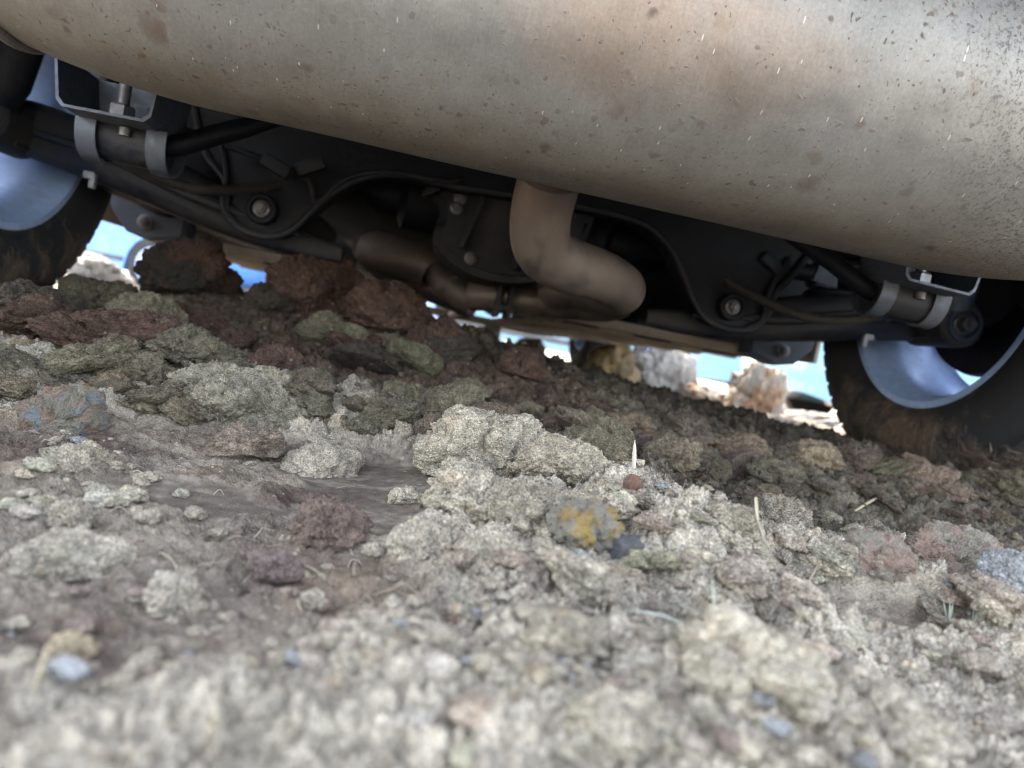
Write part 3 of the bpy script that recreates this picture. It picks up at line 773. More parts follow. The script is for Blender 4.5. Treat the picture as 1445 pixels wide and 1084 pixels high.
# wheels
def make_wheel(s, y, sg, name='wheel'):
    hub = lathe_part(name, [(-0.02, 0.0001), (-0.02, 0.06), (0.06, 0.065), (0.06, 0.0001)], (0, 0, 0), 'X', MAT['cast'])
    hub.location = (s, y, 0.32)
    # profile along x, outward = sg; inboard edge at x = -sg*0.10 about the centre plane
    w = 0.105
    def P(l): return [(sg * a, b) for a, b in l]
    tp = [(-0.085, 0.205), (-0.098, 0.212), (-0.108, 0.235), (-0.112, 0.262), (-0.107, 0.288), (-0.100, 0.303), (-0.086, 0.314), (-0.060, 0.3195), (0.060, 0.3195), (0.086, 0.314), (0.100, 0.303), (0.107, 0.288), (0.112, 0.262), (0.108, 0.235), (0.098, 0.212), (0.085, 0.205)]
    bm = bmesh.new()
    add_lathe(bm, P(tp)[1:-1] if False else P(tp), (0, 0, 0), 'X', 96)
    bmesh.ops.delete(bm, geom=[f for f in bm.faces if len(f.verts) > 4], context='FACES')
    # tread blocks and grooves
    t = from_bm('tyre', bm, MAT['tyre'], hub, 60)
    bm = bmesh.new()
    for k in range(58):
        a = 2 * math.pi * k / 58
        for xx, ww, ph in ((-0.075, 0.036, 0), (-0.028, 0.032, 0.5), (0.028, 0.032, 0.0), (0.075, 0.036, 0.5)):
            aa = a + ph * 2 * math.pi / 58
            rot = Matrix.Rotation(-aa, 3, 'X')
            rr_ = 0.3150 if abs(xx) < 0.05 else 0.3112
            c0 = rot @ Vector((xx, 0, rr_))
            add_box(bm, c0, (ww, 0.026, 0.012), 0, rot)
    from_bm('tread', bm, MAT['tyre'], hub, 30, kind='stuff')
    rp = [(-0.092, 0.212), (-0.096, 0.208), (-0.095, 0.199), (-0.085, 0.195), (-0.070, 0.190), (-0.064, 0.184), (-0.030, 0.180), (0.02, 0.176), (0.045, 0.172), (0.05, 0.165), (0.06, 0.19), (0.092, 0.205), (0.096, 0.212)]
    rim_ = lathe_part('rim', P(rp), (0, 0, 0), 'X', MAT['alloy'], hub, 96, 0, 50)
    me = rim_.data
    bm = bmesh.new(); bm.from_mesh(me)
    bmesh.ops.delete(bm, geom=[f for f in bm.faces if len(f.verts) > 4], context='FACES')
    bm.to_mesh(me); bm.free()
    for k in range(5):
        bm = bmesh.new()
        rot = Matrix.Rotation(2 * math.pi * (k + 0.3) / 5, 3, 'X')
        add_box(bm, rot @ Vector((sg * 0.062, 0, 0.112)), (0.028, 0.062, 0.135), 0.008, rot)
        from_bm('spoke', bm, MAT['alloy'], hub)
    lathe_part('brake_disc', P([(0.012, 0.0001), (0.012, 0.136), (0.034, 0.136), (0.034, 0.0001)]), (0, 0, 0), 'X', MAT['disc'], hub, 64)
    lathe_part('dust_shield', P([(-0.004, 0.06), (-0.004, 0.138), (0.006, 0.141), (0.008, 0.141), (-0.002, 0.136), (-0.002, 0.06)]), (0, 0, 0), 'X', MAT['black_steel'], hub, 64)
    bm = bmesh.new(); add_box(bm, (0, -0.12, 0.02), (0.075, 0.07, 0.12), 0.015); from_bm('brake_caliper', bm, MAT['cast'], hub)
    return hub
for s_, y_ in ((-0.775, 0.0), (0.775, 0.0), (-0.775, 2.60), (0.775, 2.60)):
    make_wheel(s_, y_, -1 if s_ < 0 else 1)

# body shell: floor pan, sills, tail, cabin
bm = bmesh.new()
for (x0, x1, y0, y1, z0, z1) in ((-0.56, 0.56, -0.26, 3.25, 0.385, 0.90), (-0.557, 0.557, -0.66, -0.262, 0.56, 0.897), (-0.86, -0.56, 0.46, 2.15, 0.23, 0.90), (0.56, 0.86, 0.46, 2.15, 0.23, 0.90),
                                  (-0.86, -0.56, -0.70, -0.42, 0.42, 0.90), (0.56, 0.86, -0.70, -0.42, 0.42, 0.90), (-0.86, -0.56, 3.02, 3.3, 0.30, 0.80), (0.56, 0.86, 3.02, 3.3, 0.30, 0.80)):
    add_box(bm, ((x0 + x1) / 2, (y0 + y1) / 2, (z0 + z1) / 2), (x1 - x0, y1 - y0, z1 - z0), 0.03)
from_bm('floor_pan', bm, MAT['floorpan'], CAR)
bm = bmesh.new()
side = spline([(p[0], 0, p[1]) for p in ((-0.74, 0.71), (-0.74, 0.95), (-0.62, 1.12), (-0.38, 1.38), (0.1, 1.45), (0.9, 1.44), (1.45, 1.32), (2.05, 1.02), (2.9, 0.92), (3.35, 0.78), (3.4, 0.71))], 5)
lo = [bm.verts.new((-0.86, p.x, p.z)) for p in side]; hi = [bm.verts.new((0.86, p.x, p.z)) for p in side]
for v_, p in zip(lo, side): v_.co.x = -0.86 + max(0, p.z - 0.95) * 0.35
for v_, p in zip(hi, side): v_.co.x = 0.86 - max(0, p.z - 0.95) * 0.35
for i_ in range(len(side) - 1): bm.faces.new((lo[i_], lo[i_ + 1], hi[i_ + 1], hi[i_]))
bm.faces.new(lo); bm.faces.new(hi); bm.faces.new((lo[0], lo[-1], hi[-1], hi[0]))
from_bm('body', bm, MAT['paint_silver'], CAR)
bm = bmesh.new(); add_box(bm, (0, -0.735, 0.60), (1.70, 0.09, 0.30), 0.035, seg=4); from_bm('rear_bumper', bm, MAT['plastic'], CAR)
bm = bmesh.new(); add_box(bm, (0, 3.40, 0.46), (1.70, 0.14, 0.44), 0.05, seg=4); from_bm('front_bumper', bm, MAT['plastic'], CAR)

# undertrays, shield and front pipe
for (x0, x1, y0, y1, z, slots) in ((-0.72, -0.17, 0.52, 1.35, 0.164, 3), (-0.72, -0.17, 1.37, 2.25, 0.168, 2), (0.17, 0.72, 0.52, 1.35, 0.168, 3), (0.17, 0.72, 1.37, 2.25, 0.170, 2), (-0.60, 0.60, 2.30, 3.28, 0.160, 3)):
    bm = bmesh.new()
    add_box(bm, ((x0 + x1) / 2, (y0 + y1) / 2, z), (x1 - x0, y1 - y0, 0.006), 0.002)
    add_box(bm, ((x0 + x1) / 2, y0 + 0.006, z + 0.004), (x1 - x0, 0.012, 0.022), 0.003)
    for k in range(3):
        yy = y0 + (y1 - y0) * (k + 0.7) / 3.4
        add_box(bm, ((x0 + x1) / 2, yy, z - 0.006), ((x1 - x0) * 0.86, 0.035, 0.012), 0.004)
    tr = from_bm('undertray', bm, MAT['tray'], CAR)
    for k in range(slots):
        bm = bmesh.new(); xx = x0 + (x1 - x0) * (k + 0.5) / slots
        add_box(bm, (xx, y0 + 0.13, z - 0.0045), (0.085, 0.045, 0.004), 0.001)
        from_bm('slot', bm, MAT['floorpan'], tr)
bm = bmesh.new()
sh = spline([(-0.16, 0, 0.19), (-0.13, 0, 0.20), (-0.10, 0, 0.24), (0.0, 0, 0.26), (0.10, 0, 0.24), (0.14, 0, 0.20), (0.17, 0, 0.188)], 4)
ra = [bm.verts.new((p.x, 0.56, p.z)) for p in sh]; rb = [bm.verts.new((p.x, 2.3, p.z)) for p in sh]
for i_ in range(len(sh) - 1): bm.faces.new((ra[i_], ra[i_ + 1], rb[i_ + 1], rb[i_]))
from_bm('heat_shield', bm, MAT['shield'], CAR)
car_tube('front_pipe', [(-0.24, 0.36, 0.215), (-0.20, 0.55, 0.19), (-0.05, 0.75, 0.165), (0.0, 1.0, 0.16), (0.0, 2.3, 0.165), (0.05, 2.6, 0.2)], 0.028, MAT['pipe'], k=5)
for sg in (-1, 1):
    bm = bmesh.new(); add_box(bm, (sg * 0.79, 1.30, 0.205), (0.012, 1.6, 0.06), 0.003); from_bm('sill_flange', bm, MAT['tray'], CAR)

# ------------------------------------------------------------------ clods
def ico(sub):
    bm = bmesh.new(); bmesh.ops.create_icosphere(bm, subdivisions=sub, radius=1.0)
    V = np.array([v.co[:] for v in bm.verts], np.float64); F = np.array([[v.index for v in f.verts] for f in bm.faces], np.int32)
    bm.free(); return V, F
ICO = {k: ico(k) for k in (1, 2, 3, 4, 5, 6, 7)}

def clod_mesh(name, seed, sub=7, lump=0.38, crumb=0.07, blocky=0.0, smooth=0.0, flat=0.72, grains=0):
    """lump of aggregated crumbs: low lobes, then three sizes of crumb, then loose grains stuck to it"""
    V, F = ICO[sub]
    n = V / np.linalg.norm(V, axis=1)[:, None]
    off = seed * 7.31
    k = 1 - smooth
    r = 1 + lump * fbm3(n * 1.3 + off, 3, seed)
    r = r + 0.24 * k * (dome(worley3(n * 2.4 + off + 0.3 * fbm3(n * 3 + off, 2, seed + 3)[:, None], seed + 1)) - 0.6)
    P = n * r[:, None]
    if blocky:
        q = np.abs(n).max(1); P = P * (1 - blocky + blocky / q[:, None])
    P[:, 2] *= flat
    nn = n * np.array([1, 1, 1 / flat]); nn /= np.linalg.norm(nn, axis=1)[:, None]
    w = P + 0.035 * np.stack([vnoise3(P * 12 + off, seed + 20), vnoise3(P * 12 + off + 5, seed + 21), vnoise3(P * 12 + off + 9, seed + 22)], 1)
    patch = 0.55 + 0.45 * sstep(-0.3, 0.3, vnoise3(P * 4 + off, seed + 8))
    d = k * 0.15 * patch * (dome(worley3(w * 5.5 + off, seed + 2)) - 0.6)
    d = d + k * 0.085 * patch * (dome(worley3(w / (crumb * 2.1) + off, seed + 4)) - 0.6)
    if sub > 5: d = d + (k * 0.062 + 0.004) * (dome(worley3(w / (crumb * 0.95) + off, seed + 5)) - 0.6)
    d = d + 0.02 * fbm3(P * 11 + off, 3, seed + 7)
    P = P + nn * d[:, None]
    P[:, 2] = np.where(P[:, 2] < -0.4, -0.4 + (P[:, 2] + 0.4) * 0.3, P[:, 2])
    if grains:
        r_ = np.random.default_rng(seed)
        gv, gf = ICO[1]
        idx = r_.choice(np.nonzero(P[:, 2] > -0.35)[0], grains)
        sz = crumb * (0.12 + 0.38 * r_.random(grains) ** 2.5)
        Vs = [P]; Fs = [F]; o_ = len(P)
        for i_, s_ in zip(idx, sz):
            jit_ = 1 + 0.35 * (r_.random((len(gv), 1)) - 0.5)
            Vs.append(gv * jit_ * s_ * r_.uniform(0.7, 1.3, 3) + P[i_] + nn[i_] * s_ * 0.45); Fs.append(gf + o_); o_ += len(gv)
        P = np.vstack(Vs); F = np.vstack(Fs)
    return mesh_np(name, P, F)

HERO = [clod_mesh('clod', i + 1, 7 if i < 5 else 6, 0.50, (0.055 if i < 5 else 0.08), grains=1500) for i in range(8)]
MID = [clod_mesh('clod', 40 + i, 6, 0.52, 0.10, grains=500) for i in range(7)]
STONE = [clod_mesh('stone', 70 + i, 5, 0.22, 0.09, 0.40, 0.5, 0.85, 500) for i in range(3)]
for me in HERO + MID + STONE: me.materials.append(MAT['clod'])

def put(name, me, px, py, wpx, asp=0.7, tint=(0.4, 0.365, 0.31), label='', cat='soil clod', group=None, mat=None, rot=None, sink=0.35, tilt=0.25, deep=1.0):
    x, y, z, t = at(px, py)
    s = wpx / 1000.0 * t / 2
    o = bpy.data.objects.new(name, me); COL.objects.link(o)
    if mat:
        o.data = me = me.copy(); me.materials.clear(); me.materials.append(mat)
    o.scale = (s, s * deep, s * (0.5 + 0.5 * asp / 0.72))
    o.location = (x, y + s * 0.5, z + s * asp * (0.45 - sink + 0.25))
    o.rotation_euler = (random.uniform(-tilt, tilt), random.uniform(-tilt, tilt), rot if rot is not None else random.uniform(0, 6.28))
    o.color = (*tint, 1)
    o['label'] = label; o['category'] = cat
    if group: o['group'] = group
    return o

GREY = (0.395, 0.345, 0.262); PALE = (0.475, 0.42, 0.325); OLIVE = (0.150, 0.130, 0.090); BROWN = (0.155, 0.118, 0.092); REDB = (0.092, 0.054, 0.040); PINK = (0.42, 0.31, 0.26); DARK = (0.06, 0.048, 0.038)  # OLIVE and DARK kept low to carry the shade under the car

def two_tone(name, ca, cb, sc=30, thr=0.5, cc=None):
    m, nt, b = mat_base(name); g = N(nt)
    tc = g.new('ShaderNodeTexCoord').outputs['Object']
    n = g.noise(tc, sc * 0.8, 2.5, 0.5, 0.3); n2 = g.noise(tc, sc * 0.9 + 0.3, 2.5, 0.5, 0.3); f2 = g.noise(tc, 22, 4, 0.7)
    c = g.mix(g.ramp(n.outputs['Fac'], [(thr - 0.06, 0.0), (thr + 0.06, 1.0)]).outputs[0], ca, cb)
    if cc: c = g.mix(g.ramp(n2.outputs['Fac'], [(0.53, 0.0), (0.58, 1.0)]).outputs[0], c, cc)
    c = g.mix(1.0, c, g.ramp(f2.outputs['Fac'], [(0.3, 0.7), (0.7, 1.3)]).outputs[0], 'MULTIPLY')
    g.l(c, b.inputs['Base Color']); b.inputs['Roughness'].default_value = 0.9
    v = g.voro(tc, 30)
    g.l(g.bump(g.math('ADD', f2.outputs['Fac'], g.math('MULTIPLY', v.outputs['Distance'], -0.8)), 0.8, 0.05), b.inputs['Normal'])
    return m
MAT['orange_blue'] = two_tone('orange_and_blue_clay', (0.34, 0.305, 0.235), (0.40, 0.26, 0.18), 1.6, 0.50, (0.27, 0.31, 0.31))
MAT['ochre_fleck'] = two_tone('ochre_flecked_stone', (0.37, 0.34, 0.275), (0.48, 0.32, 0.10), 1.5, 0.56)
MAT['pink_clay'] = two_tone('pink_clay', (0.43, 0.385, 0.31), (0.45, 0.32, 0.255), 1.3, 0.50)
MAT['red_dark'] = two_tone('red_and_dark_soil', (0.055, 0.042, 0.032), (0.15, 0.075, 0.05), 1.8, 0.52)
MAT['slate'] = two_tone('slate_stone', (0.17, 0.18, 0.19), (0.22, 0.21, 0.20), 1.5, 0.5)
MAT['brick'] = two_tone('brick_chip', (0.42, 0.20, 0.12), (0.36, 0.30, 0.26), 2.5, 0.55)

heroes = [
 # mesh, px, py, width px, aspect, tint, label, extra
 (HERO[0], 245, 418, 118, 0.85, DARK, 'big dark rounded lump of soil standing up alone beside the left rear tyre', dict(mat=MAT['red_dark'], sink=0.1)),
 (HERO[3], 72, 600, 95, 0.85, GREY, 'crumbly clod with orange and blue clay patches at the far left', dict(mat=MAT['orange_blue'])),
 (HERO[1], 330, 590, 165, 0.50, OLIVE, 'long olive grey clod with a dark gap under its right end', dict(tint=(0.27, 0.245, 0.185))),
 (HERO[4], 385, 592, 90, 0.45, GREY, 'low grey clod joined to the right end of the long olive clod', dict(tint=(0.27, 0.245, 0.185))),
 (HERO[5], 335, 640, 95, 0.50, GREY, 'flaky brown clod lying left of the smooth wheel print', dict(tint=(0.27, 0.215, 0.165))),
 (HERO[2], 448, 668, 90, 0.52, PALE, 'pale granular clod lying alone on the smooth pressed soil', {}),
 (HERO[0], 690, 672, 190, 0.62, PALE, 'large pale crumbly clod, biggest of the centre heap', {}),
 (HERO[2], 800, 688, 130, 0.66, GREY, 'grey crumbly clod leaning on the right of the biggest pale clod', {}),
 (HERO[6], 660, 735, 130, 0.66, PALE, 'pale grey clod in front of the biggest pale clod', {}),
 (HERO[7], 735, 750, 120, 0.72, GREY, 'grey clod left of the yellow flecked stone', {}),
 (HERO[5], 570, 712, 46, 0.6, PALE, 'small pale clod at the right rim of the smooth wheel print', {}),
 (HERO[3], 672, 800, 75, 0.9, PALE, 'round pale clod below the centre heap, left of a dark hollow', {}),
 (HERO[6], 590, 790, 85, 0.75, PALE, 'whitish clod sloping down beside the red brown clod', {}),
 (HERO[4], 455, 768, 110, 0.62, BROWN, 'red brown clod with a dark shadow gap on the pressed soil', dict(tint=(0.20, 0.145, 0.115))),
 (MID[1], 820, 775, 90, 1.0, GREY, 'rounded stone with yellow ochre patches in the centre heap', dict(mat=MAT['ochre_fleck'], cat='stone', name='stone', sink=0.15)),
 (STONE[1], 882, 800, 48, 1.15, GREY, 'dark slate grey flat stone leaning beside the yellow flecked stone', dict(mat=MAT['slate'], cat='stone', name='stone', sink=0.2)),
 (STONE[2], 913, 802, 22, 0.9, GREY, 'small orange pebble at the foot of the slate grey stone', dict(mat=MAT['brick'], cat='pebble', name='pebble', sink=0.1)),
 (STONE[1], 890, 698, 24, 1.5, GREY, 'red brick chip stuck in the top of the crumb heap', dict(mat=MAT['brick'], cat='chip', name='brick_chip', sink=0.1)),
 (HERO[7], 1245, 805, 95, 0.62, PINK, 'pinkish clod with a flat face, left of the pair on the right', dict(mat=MAT['pink_clay'])),
 (HERO[5], 1370, 815, 125, 0.70, PINK, 'tall pinkish clod with a black hollow beneath it, at the right', dict(mat=MAT['pink_clay'])),
 (HERO[6], 1435, 830, 75, 0.9, GREY, 'blue grey clod cut by the right edge of the picture', dict(tint=(0.33, 0.34, 0.34))),
 (HERO[4], 1105, 745, 80, 0.7, GREY, 'grey clod with a torn top, right of the curled root', dict(tint=(0.36, 0.31, 0.24))),
 (HERO[3], 1030, 760, 80, 0.8, GREY, 'grey clod under the curled root', {}),
 (HERO[1], 790, 920, 125, 0.45, GREY, 'flat grey clod like a slab in the blurred foreground', {}),
 (HERO[0], 1080, 990, 200, 0.60, PALE, 'largest blurred pale clod in the right foreground', {}),
 (HERO[5], 880, 1060, 150, 0.5, PALE, 'blurred pale clod at the bottom edge, left of the largest one', {}),
 (HERO[6], 1260, 1050, 160, 0.5, PALE, 'blurred pale clod at the bottom edge, right of the largest one', {}),
 (HERO[2], 75, 815, 130, 0.55, PALE, 'whitish blurred clod at the left edge of the pressed soil', {}),
 (HERO[4], 232, 862, 75, 0.75, PALE, 'whitish clod in two lobes on the left foreground', {}),
 (MID[0], 258, 820, 30, 0.8, GREY, 'small round grey clod above the two lobed whitish one', {}),
 (HERO[7], 90, 935, 60, 0.7, PALE, 'ochre cream blurred lump in the lower left foreground', dict(tint=(0.52, 0.42, 0.28))),
 (MID[3], 440, 860, 36, 0.6, PALE, 'small cream pebble like clod on the brown soil, lower left of centre', {}),
 (HERO[3], 380, 815, 70, 0.5, BROWN, 'mauve brown low clod between the red brown clod and the grey left soil', dict(tint=(0.25, 0.19, 0.165))),
 (HERO[6], 95, 665, 75, 0.5, GREY, 'pale clod just below the orange and blue clod', {}),
 (HERO[5], 90, 775-35, 60, 0.5, GREY, 'grey clod at the left below the pale one', {}),
 (HERO[1], 40, 515, 65, 0.55, GREY, 'grey oblong clod near the left edge in front of the shaded ridge', dict(tint=(0.33, 0.31, 0.25))),
 (MID[2], 566, 620, 26, 1.3, GREY, 'small upright pointed clod at the back of the smooth wheel print', dict(sink=0.1)),
 (HERO[4], 640, 600, 90, 0.95, OLIVE, 'tall olive clod standing behind the back of the wheel print', {}),
 (HERO[3], 850, 630, 75, 0.8, OLIVE, 'olive clod behind the pale splinter', {}),
 (HERO[1], 438, 442, 120, 0.95, REDB, 'red brown clod topping the mound, nearly touching the underbody', dict(sink=0.15)),
 (HERO[6], 540, 470, 120, 0.7, REDB, 'wide dark red clod on the mound right of the one nearly touching the underbody', dict(sink=0.2)),
 (HERO[2], 372, 445, 62, 0.8, DARK, 'blackish clod on the mound just right of the big lone lump', dict(sink=0.1)),
 (HERO[4], 615, 500, 80, 0.8, REDB, 'dark red clod at the right end of the red part of the mound', dict(sink=0.2)),
 (HERO[0], 120, 450, 110, 0.6, DARK, 'dark clod on the crest left of the big lone lump, below the left rear tyre', dict(tint=(0.085, 0.075, 0.05))),
 (HERO[3], 200, 470, 100, 0.85, OLIVE, 'olive clod on the near flank of the mound, under the big lone lump', {}),
 (HERO[5], 735, 535, 60, 0.8, REDB, 'small red clod on the crest under the tail pipe bend', dict(sink=0.1)),
 (HERO[7], 1150, 660, 75, 0.6, BROWN, 'tan clod in the shade in front of the right tyre', dict(tint=(0.28, 0.22, 0.15))),
 (HERO[6], 1100, 690, 85, 0.4, OLIVE, 'long low olive clod in the rut on the right', {}),
]
for i, (me, px, py, w, asp, tint, label, ex) in enumerate(heroes):
    ex = dict(ex); tint = ex.pop('tint', tint); name = ex.pop('name', 'soil_clod')
    put(name, me, px, py, w, asp, tint, label, rot=i * 1.7, **ex)

def jitter(c, a=0.12):
    k = 1 + random.uniform(-a, a)
    return tuple(max(0.02, v * k * (1 + random.uniform(-0.05, 0.05))) for v in c)

SCAT = []
def scatter(n, region, wr, tints, group, meshes, asp=(0.55, 0.95), power=1.6):
    """region: four pixel corners (quad) sampled bilinearly; sizes in metres"""
    A, B, C_, D_ = [np.array(q, float) for q in region]
    for k in range(n):
        u, v = random.random(), random.random()
        q = A * (1 - u) * (1 - v) + B * u * (1 - v) + C_ * u * v + D_ * (1 - u) * v
        x, y, z, t = at(*q)
        s = wr[0] + (wr[1] - wr[0]) * random.random() ** power
        if smoothpatch(np.array([x]), np.array([y]))[0] > 0.3: continue
        o = bpy.data.objects.new('soil_clod', random.choice(meshes)); COL.objects.link(o)
        a = random.uniform(*asp)
        o.scale = (s * random.uniform(0.9, 1.35), s * random.uniform(0.9, 1.2), s * a)
        o.location = (x, y, z + s * a * 0.35)
        o.rotation_euler = (random.uniform(-0.4, 0.4), random.uniform(-0.4, 0.4), random.uniform(0, 6.28))
        name_, tint = random.choice(tints)
        o.color = (*jitter(tint), 1)
        o['category'] = 'soil clod'; o['group'] = group
        SCAT.append((o, q[0], q[1], ('small ' if s < wr[0] + 0.25 * (wr[1] - wr[0]) else 'large ' if s > wr[0] + 0.6 * (wr[1] - wr[0]) else '') + name_))

T_OL = [('olive', OLIVE), ('olive', OLIVE), ('olive brown', (0.19, 0.155, 0.105))]
T_DK = [('dark', DARK), ('dark red brown', REDB), ('dark red brown', REDB), ('olive', OLIVE)]
T_BR = [('brown', BROWN), ('tan', (0.20, 0.155, 0.11)), ('olive', OLIVE)]
T_GR = [('grey', GREY), ('pale', PALE), ('grey', GREY)]
scatter(50, ((0, 480), (640, 575), (640, 630), (0, 560)), (0.010, 0.026), T_OL, 'olive clods of the shaded ridge', MID + HERO[3:])
scatter(34, ((20, 430), (640, 490), (660, 550), (0, 490)), (0.020, 0.044), T_DK, 'dark clods of the mound under the axle', MID + HERO)
scatter(40, ((640, 560), (1180, 640), (1000, 680), (640, 620)), (0.011, 0.028), T_BR, 'shaded clods behind the centre heap', MID + HERO[3:])
scatter(36, ((600, 690), (1000, 720), (1100, 860), (640, 860)), (0.006, 0.014), T_GR, 'small clods of the centre heap', MID + HERO[3:])
scatter(30, ((1000, 720), (1445, 760), (1445, 900), (1050, 870)), (0.006, 0.014), T_GR, 'small clods on the right', MID + HERO[3:])
scatter(30, ((1000, 665), (1445, 700), (1445, 745), (1050, 730)), (0.007, 0.018), T_BR, 'brown clods by the right rear tyre', MID + HERO)
scatter(18, ((1190, 640), (1445, 690), (1445, 720), (1200, 690)), (0.012, 0.028), T_BR, 'clods at the foot of the right rear tyre', MID)
ANCH = [(245, 390, 'the big dark lone lump'), (72, 590, 'the orange and blue clod'), (330, 580, 'the long olive grey clod'), (448, 660, 'the lone pale clod on the wheel print'), (690, 660, 'the biggest pale clod'),
        (820, 760, 'the yellow flecked stone'), (890, 640, 'the upright splinter'), (1065, 750, 'the curled root'), (1222, 716, 'the straw on the green leaf'), (1245, 790, 'the left pinkish clod'), (1372, 800, 'the tall pinkish clod'),
        (1190, 615, 'the sunlit slab'), (640, 590, 'the tall olive clod'), (40, 505, 'the grey oblong clod at the left edge'), (1394, 650, 'the dry stalk by the tyre'), (400, 440, 'the dark mound top'), (600, 520, 'the red mound end')]
keys = {}
for o, px, py, nm in SCAT:
    ax, ay_, an = min(ANCH, key=lambda a: math.hypot(a[0] - px, (a[1] - py) * 1.3))
    dx, dy = px - ax, py - ay_
    dr = ('right of' if dx > 0 else 'left of') if abs(dx) > abs(dy) else ('below' if dy > 0 else 'above')
    keys.setdefault((nm, dr, an), []).append((math.hypot(dx, dy), o))
ORD = ['nearest', 'second nearest', 'third nearest', 'fourth nearest', 'fifth nearest', 'sixth nearest', 'seventh nearest', 'eighth nearest', 'ninth nearest', 'tenth nearest']
for (nm, dr, an), L_ in keys.items():
    L_.sort(key=lambda q: q[0])
    for k, (d_, o) in enumerate(L_):
        lab = nm + ' clod ' + dr + ' ' + an + ('' if len(L_) == 1 else ', ' + ORD[min(k, 9)])
        o['label'] = lab if len(lab.split()) <= 16 else lab.replace('dark red brown', 'red brown').replace('the grey oblong clod at the left edge', 'the grey left edge clod')

def merged_clods():
    Vs, Fs, Cs, off = [], [], [], 0
    src = []
    for me in MID:
        pass
    for sd_ in range(4):
        m0 = clod_mesh('tmp', 140 + sd_, 4, 0.5, 0.13)
        V = np.zeros(len(m0.vertices) * 3, np.float32); m0.vertices.foreach_get('co', V)
        src.append((V.reshape(-1, 3), ICO[4][1])); bpy.data.meshes.remove(m0)
    for n, reg in ((60, ((560, 900), (1400, 900), (1440, 1080), (420, 1080))), (24, ((20, 640), (260, 650), (300, 740), (10, 730)))):
        A, B, C_, D_ = [np.array(q, float) for q in reg]
        for k in range(n):
            u, v = random.random(), random.random()
            x, y, z, t = at(*(A * (1 - u) * (1 - v) + B * u * (1 - v) + C_ * u * v + D_ * (1 - u) * v))
            s = 0.0035 + 0.006 * random.random() ** 1.6
            V, F = src[random.randrange(4)]
            a = random.random() * 6.28; ca, sa = math.cos(a), math.sin(a)
            W = V * s * np.array([random.uniform(0.9, 1.4), 1, random.uniform(0.55, 0.9)])
            Vs.append(np.stack([W[:, 0] * ca - W[:, 1] * sa + x, W[:, 0] * sa + W[:, 1] * ca + y, W[:, 2] + z + s * 0.3], 1)); Fs.append(F + off); off += len(W)
            Cs.append(np.tile(np.array(jitter(random.choice([GREY, PALE]))), (len(W), 1)))
    me = mesh_np('small_clods', np.vstack(Vs), np.vstack(Fs))
    ca_ = me.color_attributes.new('tint', 'FLOAT_COLOR', 'POINT'); ca_.data.foreach_set('color', np.hstack([np.vstack(Cs), np.ones((off, 1))]).astype(np.float32).ravel())
    fa = me.attributes.new('crumb', 'FLOAT', 'POINT'); fa.data.foreach_set('value', np.ones(off, np.float32))
    link('small_clods', me, MAT['ground'], kind='stuff', label='small pale clods scattered in the blurred foreground and at the left', category='soil clods')
merged_clods()

